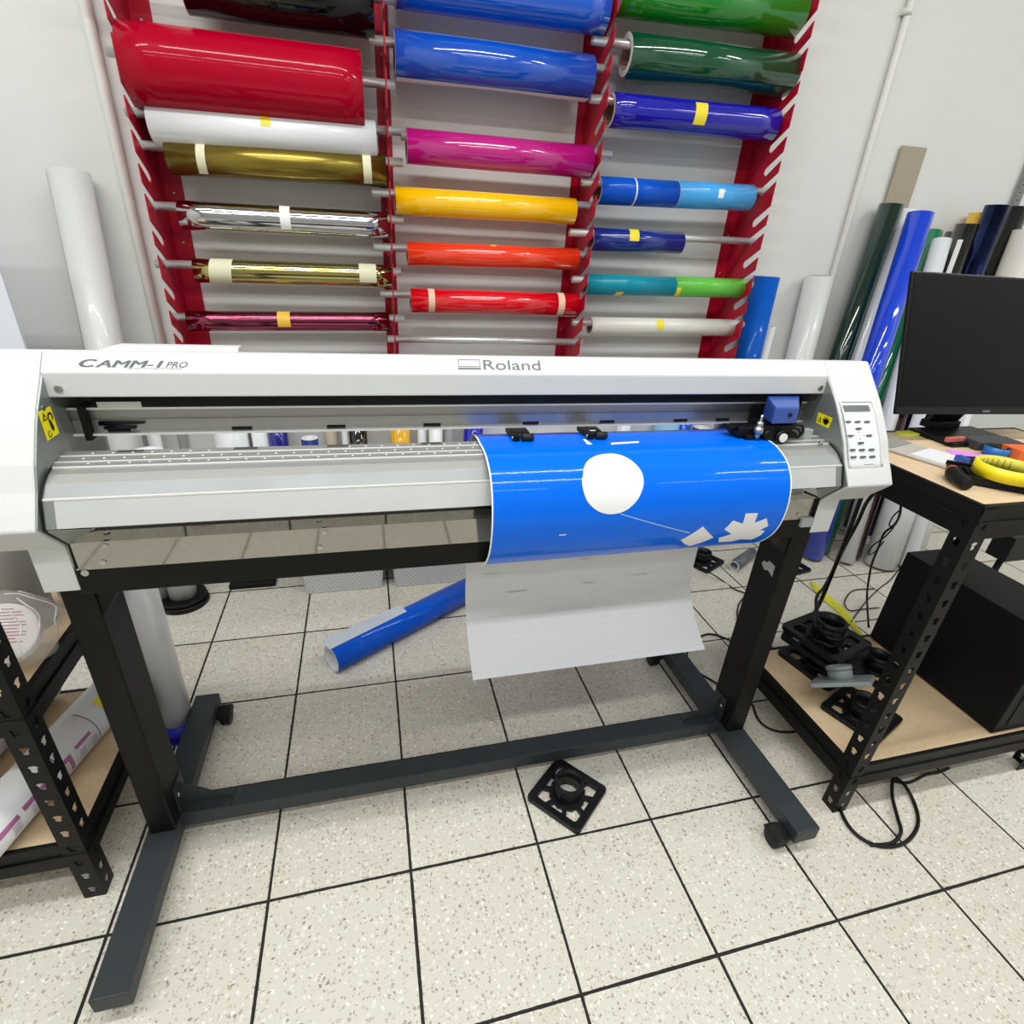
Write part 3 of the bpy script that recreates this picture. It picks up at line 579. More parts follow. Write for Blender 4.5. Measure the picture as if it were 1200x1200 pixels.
# lettering on the sloping face of the top cover
fo = Vector((0, .191, 1.076)); fd = (Vector((0, .215, 1.103))-fo).normalized()
def fpt(x, s): return fo+fd*s+Vector((x, 0, 0))
vx = Vector((1, 0, 0))
tm_ = MB()
for k_ in (0, .0006, .0012, .0018):
    for txt_, x_, w_, h_, b_ in (('C', .1517, .0222, .0132, .012), ('AMM-1', .1725, .0905, .0118, .0)):
        t_ = text_mb(txt_, fpt(x_+k_, .0091), vx, fd, w_, h_, .3, b_, depth=.0004+k_*.02); tm_.add(t_.v, t_.f)
tm_.build('model_lettering', LOGO, cut)
text_mb('PRO', fpt(.2675, .0093), vx, fd, .0305, .0102, .35, .008).build('series_lettering', LOGO, cut)
text_mb('High Power for Precise Cut Professional', fpt(.2154, .0058), vx, fd, .075, .0028, .2, .0).build('tagline_lettering', LOGO2, cut)
text_mb('Roland', fpt(.768, .0092), vx, fd, .1055, .0195, 0, .004).build('maker_lettering', LOGO2, cut)
lg = MB()
def fbox(x0, x1, s0, s1, sh=0):
    k = .0005; nn = vx.cross(fd)
    lg.add([fpt(x0+sh*(0), s0)+nn*k, fpt(x1, s0)+nn*k, fpt(x1-sh, s1)+nn*k, fpt(x0-sh, s1)+nn*k], [(0, 1, 2, 3)])
fbox(.7222, .763, .0098, .0128)
fbox(.7236, .7626, .0146, .0158); fbox(.7236, .7626, .0280, .0292)
fbox(.7236, .7247, .0158, .0280); fbox(.7615, .7626, .0158, .0280)
lg.build('maker_emblem', LOGO2, cut)
# control panel following the curved front of the right casing
PP = [Vector((0, a, b)) for a, b in D['panelpath']]
PS = [0.]
for i in range(1, len(PP)): PS.append(PS[-1]+(PP[i]-PP[i-1]).length)
def ppt(x, s, up=0.):
    s = max(0, min(PS[-1]-1e-6, s))
    for i in range(len(PS)-1):
        if PS[i] <= s <= PS[i+1]:
            t = (s-PS[i])/(PS[i+1]-PS[i]); d = (PP[i+1]-PP[i]).normalized()
            n = Vector((0, d.z, -d.y)); n = n if n.y < 0 else -n
            return PP[i].lerp(PP[i+1], t)+n*up+Vector((x, 0, 0))
def ppatch(mb, x0, x1, s0, s1, up, n=10, mi=0, sh=0.):
    vs = []; fs = []
    for i in range(n+1):
        s = s0+(s1-s0)*i/n; o_ = sh*i/n
        vs += [ppt(x0+o_, s, up), ppt(x1+o_, s, up)]
        if i: fs.append((2*i-2, 2*i-1, 2*i+1, 2*i))
    mb.add(vs, fs, mi)
    return mb
cp = ppatch(MB(), 1.5125, 1.5915, .0165, .152, .0006, 24).build('control_panel', mat('panel_white', '#DDE1E3', .4), casR)
fr = MB()
for (a, b, c, d, u) in ((1.509, 1.5135, .012, .155, .0018), (1.5905, 1.5955, .012, .155, .0018), (1.509, 1.5955, .150, .155, .0018)): ppatch(fr, a, b, c, d, u, 24)
fr.build('panel_rim', WHITE, casR)
ppatch(MB(), 1.512, 1.592, .0145, .0175, .0012, 3).build('painted_panel_shade', mat('painted_shade_grey', '#6E7275', .6), casR)  # grey strip paints in the shade along the panel's top edge
ppatch(MB(), 1.5112, 1.5808, .0240, .0385, .0016, 6).build('display', mat('lcd_grey', '#565C5C', .25), casR)
BT = mat('button_grey', '#4D5357', .45)
for x, s in D['btn']:
    b = MB(); vs0 = []; vs1 = []
    for i in range(16):
        a = 2*PI*i/16; ca, sa = math.cos(a), math.sin(a)
        xx = x+.0052*(1 if ca > 0 else -1)*abs(ca)**.5 + .0022*ca; ss = s+.0022*sa
        vs0.append(ppt(xx, ss, .0006)); vs1.append(ppt(xx, ss, .0030))
    b.rings([vs0, vs1], cap0=False, smooth=False)
    b.build('button', BT, casR)
mk = MB()
for x, s in D['parrow']: ppatch(mk, x-.0012, x+.0012, s-.001, s+.001, .0009, 2)
(a, s1_), (b, s2_) = D['pmark']
ppatch(mk, a, b, .1515-.0025, .1515, .0009, 2)
mk.build('panel_marking', INK, casR)
# tool carriage
car = MB().add([(1.340, .13, 1.029), (1.396, .13, 1.028), (1.398, .13, .995), (1.340, .13, .995), (1.372, .20, 1.0335), (1.452, .20, 1.0335), (1.452, .20, .985), (1.372, .20, .985)],
  [(0, 1, 2, 3), (4, 7, 6, 5), (0, 4, 5, 1), (3, 2, 6, 7), (0, 3, 7, 4), (1, 5, 6, 2)]).build('tool_carriage', CABBLUE, cut, bevel=.003)
MB().cyl((1.378, .1295, 1.013), (1.378, .1275, 1.013), .0042, n=14).build('carriage_hole', BLKM, car)
MB().box((1.36, .20, .968), (1.445, .222, 1.01)).build('carriage_mount', BLKM, car)
MB().box((1.335, .140, .969), (1.405, .195, .988)).box((1.285, .150, .962), (1.345, .185, .982)).box((1.268, .160, .972), (1.29, .185, .981)).box((1.30, .14, .956), (1.318, .16, .968)).build('tool_holder', BLK, car, bevel=.002)
MB().cyl((1.325, .143, .960), (1.325, .143, .972), .0055).cyl((1.325, .143, .972), (1.325, .143, .986), .011, .009).cyl((1.325, .143, .986), (1.325, .143, .997), .008, .006).cyl((1.325, .143, .997), (1.325, .143, 1.010), .0028).build('blade_holder', SCREW, car)
MB().cyl((1.350, .135, .967), (1.350, .155, .967), .012).cyl((1.376, .128, .966), (1.376, .150, .966), .0125).build('drive_wheel', BLK, car)
MB().cyl((1.376, .126, .966), (1.376, .128, .966), .009).build('wheel_cap', mat('cap_white', '#F0F0EE', .4), car, label='white round cap')
MB().box((1.365, .135, .962), (1.415, .165, .972)).path([(1.395, .15, .968), (1.41, .145, .985), (1.43, .145, .984), (1.44, .15, .968), (1.43, .15, .957)], .0028, n=8).path([(1.39, .16, .965), (1.415, .155, .976), (1.435, .155, .972), (1.445, .16, .958)], .002, n=8).build('ribbon_cable', BLKM, car)
MB().box((1.448, .150, .951), (1.468, .165, .974)).build('plastic_guide', mat('clear_plastic', '#C9D0D0', .15, alpha=.45), cut, bevel=.002)
MB().cyl((1.47, .128, .953), (1.47, .122, .953), .003, n=10).build('apron_screw', SCREW, cut)
for x in (.842, .989):
    pr = MB().prism([(.228, .9668), (.199, .9668), (.190, .9655), (.186, .9600), (.192, .957), (.228, .958)], x-.021, x+.019).build('pinch_roller', BLK, cut, bevel=.0012)
    MB().cyl((x-.004, .169, .9662), (x+.018, .169, .9662), .0072).build('rubber_wheel', mat('rubber_black', '#151617', .6), pr)
    MB().box((x-.020, .166, .9595), (x-.008, .200, .9690)).cyl((x-.0225, .171, .965), (x-.0195, .171, .965), .0028, mi=1).build('roller_arm', [BLK, SCREW], pr)
MB().box((.978, .1935, .9668), (.995, .1965, .9678)).build('roller_mark', TAPEW, cut)
# stand
beam = MB().box((.1035, .108, .739), (1.5025, .20, .786)).build('stand_beam', BLACKP, cut, bevel=.002)
MB().cyl((.118, .108, .780), (.118, .1055, .780), .0055, n=14).cyl((1.49, .108, .772), (1.49, .1055, .772), .0055, n=14).build('beam_screw', SCREW, beam)
for x0, x1, xi, s in ((.05, .10, .10, 1), (1.50, 1.552, 1.50, -1)):
    lg = MB().box((x0, .148, .08), (x1, .24, .745)).build('stand_leg', BLACKP, cut, bevel=.003)
    MB().prism([(xi, .742), (xi+s*.055, .742), (xi, .665)], .152, .20, axis='y').build('leg_gusset', BLACKP, lg)
    ft = MB().box((x0-.008, -.151, .04), (x1+.004, .563, .08)).build('foot_bar', CHAR, cut, bevel=.0025)
    br = MB().prism([(xi, .080), (xi+s*.105, .0815), (xi+s*.105, .084), (xi+s*.003, .160), (xi, .160)], .208, .2105, axis='y')
    br.box((min(xi, xi+s*.105), .185, .080), (max(xi, xi+s*.105), .209, .0825)).box((min(xi, xi+s*.003), .185, .08), (max(xi, xi+s*.003), .235, .165))
    br.box((min(xi, xi+s*.105), .209, .080), (max(xi, xi+s*.105), .235, .0825))
    br.build('corner_bracket', CHAR, cut)
    bl = MB()
    for k in (.035, .08): bl.cyl((xi+s*k, .197, .0825), (xi+s*k, .197, .0855), .0048, n=10)
    bl.cyl((xi+s*.003, .196, .135), (xi+s*.007, .196, .135), .006, n=12, mi=1)
    bl.build('bracket_bolt', [CHAR, SCREW], cut)
    for y, in ((-.118,), (.525,)):
        cxx = (x0-.03 if s < 0 else (x1+.022 if y > 0 else (x0+x1)/2-.002))
        rw = .025 if (s < 0 or y > 0) else .0195
        cs = MB().cyl((cxx-.012, y, rw), (cxx+.012, y, rw), rw, n=28).build('caster', BLK, cut, bevel=.002)
        MB().box((cxx-.004, y-.012, .025), (cxx+.03 if s < 0 else cxx-.03, y+.012, .05)).prism([(y-.024, .030), (y-.028, .050), (y+.012, .056), (y+.028, .036), (y+.02, .03)], cxx-.015, cxx+.015).build('caster_fork', BLKM, cs)
MB().box((.10, .183, .04), (1.50, .235, .08)).build('cross_bar', CHAR, cut, bevel=.002)
MB().add([(1.4993, .212, .605), (1.4993, .205, .617), (1.4993, .197, .615), (1.4993, .190, .625), (1.4993, .168, .622), (1.4993, .167, .592), (1.4993, .185, .600), (1.4993, .197, .594), (1.4993, .206, .600)], [tuple(range(9))]).build('leg_sticker', mat('sticker_grey', '#A8A8A6', .5, noise=.35, nscale=90), cut, label='torn grey sticker')
MB().box((1.465, .100, .768), (1.495, .107, .788)).build('clear_bracket', mat('clear_plastic', '#C9D0D0', .15, alpha=.45), cut)

# ---------------------------------------------------------------- the blue sheet being cut
SH = [Vector((0, a, b)) for a, b in D['sheet']]
SS = [0.]
for i in range(1, len(SH)): SS.append(SS[-1]+(SH[i]-SH[i-1]).length)
def spt(x, s, up=0.):
    s = max(0, min(SS[-1]-1e-7, s))
    for i in range(len(SS)-1):
        if SS[i] <= s <= SS[i+1]:
            t = (s-SS[i])/(SS[i+1]-SS[i])
            d0 = (SH[min(i+1, len(SH)-1)]-SH[max(i-1, 0)]).normalized(); d1 = (SH[min(i+2, len(SH)-1)]-SH[i]).normalized()
            d = d0.lerp(d1, t).normalized()
            n = Vector((0, d.z, -d.y))
            return SH[i].lerp(SH[i+1], t)+n*up+Vector((x, 0, 0))
SHX0, SHX1 = .7590, 1.3500
sheet = thing('vinyl_sheet', 'bright blue vinyl sheet curling over the cutter with white cut outs', 'vinyl sheet', (1.055, .16, .43))
SHBLUE = film('sheet_blue', '#0068E6', .30, .25, noise=.02, nscale=4, bump=.05, bscale=14)
lm = bpy.data.materials.new('printed_liner'); lm.use_nodes = True
nt = lm.node_tree; bs = nt.nodes['Principled BSDF']; bs.inputs['Roughness'].default_value = .55
tcn = nt.nodes.new('ShaderNodeTexCoord')
bk = nt.nodes.new('ShaderNodeTexBrick'); bk.offset = 0; bk.inputs['Scale'].default_value = 1.
bk.inputs['Color1'].default_value = lin('#DFE0E4'); bk.inputs['Color2'].default_value = lin('#DFE0E4'); bk.inputs['Mortar'].default_value = lin('#DADBDF')
bk.inputs['Brick Width'].default_value = .012; bk.inputs['Row Height'].default_value = .010; bk.inputs['Mortar Size'].default_value = .0006
mp = nt.nodes.new('ShaderNodeMapping'); mp.inputs['Rotation'].default_value = (math.radians(90), 0, 0)
nt.links.new(tcn.outputs['Object'], mp.inputs[0]); nt.links.new(mp.outputs[0], bk.inputs['Vector']); nt.links.new(bk.outputs['Color'], bs.inputs['Base Color'])
def surf(x0, x1, s0, s1, up, n, nx=6):
    mb = MB(); R = []
    for i in range(n+1):
        s = s0+(s1-s0)*i/n
        R.append([spt(x0+(x1-x0)*k/nx, s, up) for k in range(nx+1)])
    return mb.rings(R, closed_u=False, cap0=False, cap1=False)
surf(SHX0, SHX1, 0, SS[-1], .0003, 150).build('blue_film', SHBLUE, sheet)
surf(SHX0, SHX1, 0, SS[-1], -.0003, 150).build('backing_paper', lm, sheet, label='white backing paper with faint printed grid')
for x in (SHX0-.0002, SHX1+.0002):
    s0 = .55
    eg = MB(); R = []
    for i in range(70):
        s = s0+(SS[-1]-s0)*i/69
        R.append([spt(x+dx, s, u) for dx, u in ((-.0012, -.0006), (.0012, -.0006), (.0012, .0010), (-.0012, .0010))])
    eg.rings(R, smooth=False)
    eg.build('cut_edge', mat('edge_white', '#F0F1F2', .5), sheet)
def patch(poly, up, m, name):
    bm = bmesh.new()
    vs = [bm.verts.new((x, s, 0)) for x, s in poly]
    bm.faces.new(vs)
    smin = min(p[1] for p in poly); smax = max(p[1] for p in poly); k = smin
    while k < smax:
        k += .004
        bmesh.ops.bisect_plane(bm, geom=bm.verts[:]+bm.edges[:]+bm.faces[:], plane_co=(0, k, 0), plane_no=(0, 1, 0))
    bmesh.ops.triangulate(bm, faces=bm.faces[:])
    mb = MB(); bm.verts.ensure_lookup_table()
    for i, v in enumerate(bm.verts): v.index = i
    mb.add([spt(v.co.x, v.co.y, up) for v in bm.verts], [[v.index for v in f.verts] for f in bm.faces], 0, True)
    bm.free()
    return mb.build(name, m, sheet)
CUTW = mat('exposed_liner', '#E6E6E8', .55)
patch(D['circ'], .0008, CUTW, 'round_cutout')
patch(D['blob'], .0008, CUTW, 'corner_cutout')
patch(D['star'], .0008, CUTW, 'star_cutout')
for mk_ in D['marks']: patch(mk_, .0008, CUTW, 'cut_mark')
patch(D['cutline'], .0008, mat('cut_line', '#9CC4F2', .5), 'cut_line')
# faint printing on the backing paper
pr = MB(); PRN = mat('faint_print', '#CFD0D5', .6)
for x, z, w in ((.80, .60, .04), (.90, .655, .045), (1.03, .62, .035), (1.12, .66, .04), (1.22, .675, .045), (1.30, .64, .03), (.86, .545, .05), (1.05, .55, .03), (1.18, .56, .04)):
    for i in range(len(SH)-1):
        if SH[i].z <= z <= SH[i+1].z and i < len(SH)//2:
            y = SH[i].y; pr.box((x, y-.0012, z), (x+w, y-.0009, z+.003)); break
pr.build('faint_print', PRN, sheet)

# ---------------------------------------------------------------- loose blue roll on the floor
p, q = Vector((.402, .690, .0465)), Vector((.911, 1.008, .0465))
br = roll('vinyl_roll', p, q, .046, film('floor_blue', '#0852C4', .3, .2), 'loose blue vinyl roll lying on the floor behind the cutter', core=.0425, core_mat=LINER)
a, b, d = frame(p, q); fm = MB(); vs = []; fs = []
side = a if a.x < 0 else -a
for j in range(7):
    for i in range(9):
        an = math.radians(80+10*i*.55); u = i/8
        vs.append(p+d*(-.006+.30*j/6)+(side*(math.cos(an)*-1)+b*math.sin(an)).normalized()*(.0475+.012*u*u)+side*(.014*u)*(1-.8*j/6))
for j in range(6):
    for i in range(8): fs.append((j*9+i, j*9+i+1, (j+1)*9+i+1, (j+1)*9+i))
fm.add(vs, fs, 0, True).build('loose_liner', mat('liner_grey', '#B9C2CC', .5), br)  # greyish tone of the translucent liner itself

# ---------------------------------------------------------------- pole base plates
PB = mat('base_plate_black', '#0B0C0F', .42, spec=.35, noise=.15, nscale=20)
def rr_loop(h, r, n=5):
    out = []
    for cx, cy, a0 in ((h-r, h-r, 0), (-h+r, h-r, 90), (-h+r, -h+r, 180), (h-r, -h+r, 270)):
        for k in range(n+1):
            a = math.radians(a0+90*k/n); out.append((cx+r*math.cos(a), cy+r*math.sin(a)))
    return out
def base_plate(h, label, solid=False, m=PB, hub=.042, hubh=.05, th=.014):
    o = thing('pole_base_plate', label, 'base plate', (0, 0, 0))
    lo = rr_loop(h, h*.16); li = rr_loop(h*.74, h*.10)
    mb = MB()
    n = len(lo)
    def L(loop, z): return [(x, y, z) for x, y in loop]
    if solid:
        mb.rings([L(lo, 0), L(lo, th*.6), L(rr_loop(h*.97, h*.15), th)], smooth=False)
    else:
        mb.rings([L(li, .001), L(lo, 0), L(lo, th), L(li, th*.8), L(li, .001)], cap0=False, cap1=False, smooth=False)
    mb.build('frame', m, o, local=True, bevel=.0015)
    if not solid:
        sp = MB()
        for k in range(8):
            a = PI/8+k*PI/4
            ln = h*.78/max(abs(math.cos(a)), abs(math.sin(a)))
            M = Matrix.Rotation(a, 4, 'Z')
            sp.box((hub*.9, -h*.075, .0015), (ln, h*.075, th*.8), M=M)
        sp.tube((0, 0, .001), (0, 0, th*.9), hub*1.35, hub*.95, n=8)
        sp.build('spokes', m, o, local=True)
    hb = MB().tube((0, 0, .002), (0, 0, hubh), hub, hub*.86, n=36)
    hb.tube((0, 0, hubh-.012), (0, 0, hubh-.002), hub*1.06, hub*.87, n=36)
    hb.build('collar', m, o, local=True)
    if not solid:
        MB().box((-hub-.016, -.004, hubh-.010), (-hub+.002, .004, hubh-.004)).build('peg', m, o, local=True)
    return o
bp0 = base_plate(.078, 'black plastic pole base plate lying on the floor in front of the cross bar', hub=.036, hubh=.058)
bp0.location = (1.012, .106, .0005); bp0.rotation_euler = (0, 0, math.radians(40))
def dup_plate(loc, rz, label, tilt=(0, 0), src=bp0, sc=1.):
    c = copy_tree(src); c.location = loc; c.rotation_euler = (tilt[0], tilt[1], math.radians(rz)); c['label'] = label
    if sc != 1: c.scale = (sc, sc, sc)
    return c

# ---------------------------------------------------------------- slotted steel workbench and shelf
def angle_post(mb, x, y, z0, z1, sx, sy, w=.04, pitch=.046, hole=True):
    """L shaped post: corner at (x,y), flanges run sx along x and sy along y; keyhole slots are real openings"""
    def plate(fn, z0, z1):
        z = z0; t = .0018
        octo = [(-.0055, -.006), (0, -.009), (.0055, -.006), (.0055, .002), (.009, .006), (.004, .0105), (-.004, .0105), (-.009, .006), (-.0055, .002)]
        while z < z1-1e-6:
            zt = min(z+pitch, z1)
            if hole and zt-z > pitch*.9:
                cz = (z+zt)/2; cu = w*.52
                outer = [(0, z), (cu, z), (w, z), (w, cz-.004), (w, cz+.006), (w, zt), (0, zt), (0, cz+.006), (0, cz-.004)]
                inner = [(cu+a, cz+b) for a, b in octo]
                vs = [fn(u, zz, k) for k in (0, t) for u, zz in outer+inner]
                N = 18
                fs = []
                for i in range(9):
                    j = (i+1) % 9
                    for k, flip in ((0, 0), (N, 1)):
                        f = (k+i, k+j, k+9+j, k+9+i); fs.append(f if not flip else f[::-1])
                    fs.append((9+i, 9+j, N+9+j, N+9+i))
                mb.add(vs, fs)
            else:
                vs = [fn(u, zz, k) for k in (0, t) for u, zz in ((0, z), (w, z), (w, zt), (0, zt))]
                mb.add(vs, [(0, 1, 2, 3), (7, 6, 5, 4), (0, 4, 5, 1), (1, 5, 6, 2), (2, 6, 7, 3), (3, 7, 4, 0)])
            z = zt
        vs = [fn(w, zz, k) for zz in (z0, z1) for k in (0, t)]
        mb.add(vs, [(0, 1, 3, 2)])
    plate(lambda u, zz, k: (x+sx*u, y+sy*k, zz), z0, z1)
    plate(lambda u, zz, k: (x+sx*k, y+sy*u, zz), z0, z1)
    return mb
def rack_unit(root, x0, x1, y0, y1, ztop, shelves, beam_h):
    for (x, sx) in ((x0, 1), (x1, -1)):
        for (y, sy) in ((y0, 1), (y1, -1)):
            pst = angle_post(MB(), x, y, 0, ztop, sx, sy).build('post', BLACKP, root, fix=False)
    for zt in shelves:
        b = .003
        for nm, A, B in (('front', (x0+.003, y0+.002, zt-beam_h), (x1-.003, y0+.012, zt)), ('back', (x0+.003, y1-.012, zt-beam_h), (x1-.003, y1-.002, zt)),
                     ('left', (x0+.002, y0+.003, zt-beam_h), (x0+.012, y1-.003, zt)), ('right', (x1-.012, y0+.003, zt-beam_h), (x1-.002, y1-.003, zt))):
            bm_ = MB().box(A, B)
            if nm in ('front', 'back'):
                yy = A[1] if nm == 'front' else B[1]
                bm_.box((A[0], yy-.004, zt-beam_h*.52), (B[0], yy+.004, zt-beam_h*.46))
            else:
                xx = A[0] if nm == 'left' else B[0]
                bm_.box((xx-.004, A[1], zt-beam_h*.52), (xx+.004, B[1], zt-beam_h*.46))
            bm_.build('beam', BLACKP, root, bevel=.001)
        MB().box((x0+.0125, y0+.0125, zt-.012), (x1-.0125, y1-.0125, zt-.001)).build('shelf_board', WOOD, root)

wb = thing('workbench', 'black slotted steel workbench with pale board top right of the cutter', 'workbench', (2.03, .14, 0))
DX0, DX1, DY0, DY1 = 1.684, 2.372, -.083, .36
rack_unit(wb, DX0, DX1, DY0, DY1, .888, (.894, .168), .074)
SZ = .167; TZ = .893
ls = thing('shelf_rack', 'black slotted steel shelf rack at the left edge with boards and clutter', 'shelf', (-.5, .3, 0))
rack_unit(ls, -.93, -.03, .085, .54, .80, (.545, .176), .070)
LZ0, LZ1 = .175, .544

# plates stored on the bench shelf
dup_plate((1.885, .262, SZ), 12, 'black base plate at the bottom of the stack on the bench shelf', sc=1.18)
dup_plate((1.877, .268, SZ+.066), 16, 'black base plate in the middle of the stack on the bench shelf', sc=1.18)
dup_plate((1.872, .270, SZ+.132-.033), 14, 'black base plate on top of the stack, its open collar upward', sc=1.18)
dup_plate((2.045, .215, SZ), 2, 'black base plate right of the stack beside the big black box', sc=.95)
dup_plate((1.845, .064, SZ), 21, 'black base plate nearest the front bench post under the grey one', sc=1.)
gp = base_plate(.075, 'grey solid base plate with a collar lying on a black one', solid=True, m=GREYP, hub=.031, hubh=.048, th=.011)
gp.matrix_world = Matrix.Translation((1.797, .112, SZ+.080)) @ Matrix.Rotation(math.radians(-40), 4, 'X') @ Matrix.Rotation(math.radians(40), 4, 'Z')
dup_plate((2.03, 1.12, .0005), 28, 'black base plate on the floor behind the hanging backing paper')
dup_plate((2.42, 1.02, .0005), 10, 'black base plate on the floor half hidden behind the right stand leg')

# big black box on the shelf
bx = thing('equipment_box', 'big matt black equipment box on the bench lower shelf', 'box', (2.3, .15, SZ))
BOXM = mat('box_black', '#07090D', .55, spec=.22, noise=.1, nscale=5, bump=.1, bscale=300)
MB().box((2.155, -.066, SZ+.004), (2.345, .345, SZ+.335)).build('case', BOXM, bx, bevel=.003)
ft = MB()
for x in (2.18, 2.32):
    for y in (-.03, .31): ft.cyl((x, y, SZ), (x, y, SZ+.006), .012, n=14)
ft.build('foot', BLKM, bx)
MB().box((2.19, -.068, SZ+.03), (2.31, -.065, SZ+.30)).build('front_grille', BLKM, bx)

# things on the bench top
mon = thing('monitor', 'large black computer monitor standing on the workbench', 'monitor', (2.08, .33, TZ))
Mm = Matrix.Translation((1.815, .272, .966)) @ Matrix.Rotation(math.radians(-2.6), 4, 'Z') @ Matrix.Rotation(math.radians(-17), 4, 'X')
MB().box((0, 0, 0), (.545, .009, .332), M=Mm).box((.06, .009, .04), (.485, .03, .24), M=Mm).build('housing', BLK, mon, bevel=.003)
MB().box((.007, -.0008, .019), (.538, 0, .326), M=Mm).build('screen', mat('screen_black', '#070708', .4, spec=.15), mon)
MB().box((.0, -.0014, .0), (.545, -.0004, .016), M=Mm).build('lower_bezel', mat('bezel_dark', '#0E0F10', .35, spec=.3), mon)
MB().box((.262, -.002, .005), (.285, -.0014, .010), M=Mm).build('bezel_badge', LOGO2, mon)
MB().add([Mm @ Vector(v) for v in ((.22, .022, .08), (.33, .022, .08), (.33, .022, .2), (.22, .022, .2))]+[Vector(v) for v in ((2.03, .352, TZ+.02), (2.13, .350, TZ+.02), (2.12, .372, TZ+.02), (2.04, .372, TZ+.02))], [(0, 1, 2, 3), (4, 7, 6, 5), (0, 4, 5, 1), (3, 2, 6, 7), (0, 3, 7, 4), (1, 5, 6, 2)]).build('stand_neck', BLK, mon)
MB().box((1.97, .22, TZ), (2.19, .35, TZ+.012)).add([], []).box((2.03, .335, TZ+.01), (2.13, .372, TZ+.03)).build('stand_base', BLK, mon, bevel=.003)

pd = thing('sleeve_stack', 'flat grey and white plastic sleeve on the left of the workbench top', 'plastic sleeve', (1.80, .20, TZ))
Mp = Matrix.Translation((1.822, .205, TZ)) @ Matrix.Rotation(math.radians(-72), 4, 'Z')
MB().box((-.145, -.055, 0), (.16, .05, .009), M=Mp).build('sleeve', mat('sleeve_grey', '#B9B5AE', .35, noise=.15, nscale=20), pd, bevel=.004)
MB().box((-.14, -.05, .0091), (-.02, .046, .0105), M=Mp).build('grey_cover', mat('sleeve_cover', '#8D8A85', .4, noise=.1, nscale=60), pd)
MB().box((.02, -.05, .0091), (.155, .046, .0102), M=Mp).build('white_sheet', LINER, pd)

tr = thing('tool_tray', 'black flat tool tray under the yellow tape ring on the workbench', 'tray', (1.83, -.0, TZ))
Mt = Matrix.Translation((1.842, .012, TZ)) @ Matrix.Rotation(math.radians(-38), 4, 'Z')
MB().box((-.085, -.045, 0), (.105, .055, .012), M=Mt).box((-.085, -.045, .012), (.105, -.04, .019), M=Mt).box((-.085, .05, .012), (.105, .055, .019), M=Mt).build('tray', BLKM, tr, bevel=.002)
MB().box((-.06, -.03, .012), (.02, .03, .017), M=Mt).build('insert', BLK, tr)
tp = thing('tape_roll', 'yellow tape ring lying on the black tray', 'tape', (1.840, .006, TZ+.02))
MB().tube((1.840, .006, TZ+.0195), (1.840, .006, TZ+.046), .057, .051, n=56, mi=0, mi_end=1).build('tape_ring', [mat('tape_yellow', '#F2DC10', .4, coat=.3), mat('tape_inner', '#D8CE4A', .5)], tp)
ins = MB()
for k in range(10):
    a = math.radians(30+k*12)
    ins.cyl((1.840+.0508*math.cos(a), .006+.0508*math.sin(a), TZ+.024), (1.840+.0508*math.cos(a), .006+.0508*math.sin(a), TZ+.041), .0006, n=6)
ins.build('inner_print', mat('print_olive', '#5C5A20', .6), tp)

def bar(name, label, cat, c, ang, size, m, z=TZ, bev=.003):
    o = thing(name, label, cat, (c[0], c[1], z))
    M = Matrix.Translation((c[0], c[1], z)) @ Matrix.Rotation(math.radians(ang), 4, 'Z')
    MB().box((-size[0]/2, -size[1]/2, 0), (size[0]/2, size[1]/2, size[2]), M=M).build('body', m, o, bevel=bev)
    return o, M
hd = thing('hand_tool', 'black handled tool with an orange tip at the left bench edge', 'tool', (1.735, .03, TZ))
MB().path([(1.765, .055, TZ+.013), (1.742, .038, TZ+.0165), (1.727, .008, TZ+.016), (1.722, -.012, TZ+.0135)], .0125, n=14).build('handle', BLKM, hd)
MB().sphere((1.766, .058, TZ+.0145), .0115, (1, 1, 1)).build('tip', mat('tip_orange', '#D8583C', .45), hd, label='orange tip')
kn, M = bar('utility_cutter', 'black utility cutter with a blue end on the workbench', 'cutter', (1.925, .095), -12, (.135, .026, .022), BLK, z=TZ+.001, bev=.008)
MB().box((-.078, -.0135, 0), (-.062, .0135, .0225), M=M).build('end_block', mat('end_blue', '#2450A0', .4), kn, bevel=.002, label='blue end')
bar('paper_note', 'magenta paper sheet beside the blue tape on the workbench', 'paper', (1.965, .165), -30, (.09, .06, .001), mat('paper_magenta', '#D98CE0', .6), bev=0)
bt = thing('tape_roll', 'blue tape ring on the workbench left of the orange box', 'tape', (2.02, .15, TZ))
MB().tube((2.030, .160, TZ+.0015), (2.030, .160, TZ+.024), .026, .019, n=36, mi=0, mi_end=1).build('tape_ring', [mat('tape_blue', '#1C6FB4', .4), BLKM], bt)
obx, M = bar('small_box', 'small orange box at the right edge of the workbench', 'box', (2.095, .135), -8, (.10, .05, .028), mat('box_orange', '#E26A34', .5), bev=.001)
MB().cyl((2.068, .1135, TZ+.013), (2.068, .1125, TZ+.013), .007, n=18).build('round_mark', INK, obx)
gpd, M = bar('tool_pouch', 'dark grey pouch lying on the tapes below the monitor', 'pouch', (2.085, .215), -10, (.13, .06, .022), mat('pouch_grey', '#3A3A3C', .6, noise=.2, nscale=30), z=TZ+.0005)
bar('marker_stick', 'pinkish red stick lying on the workbench under the monitor', 'stick', (1.985, .232), 4, (.06, .012, .012), mat('stick_red', '#B4605A', .5), z=TZ+.0125, bev=.002)
bar('paper_note', 'yellow edged paper block behind the plastic sleeve', 'paper', (1.945, .325), 5, (.05, .03, .006), mat('paper_yellow', '#DDE04A', .6), bev=0)
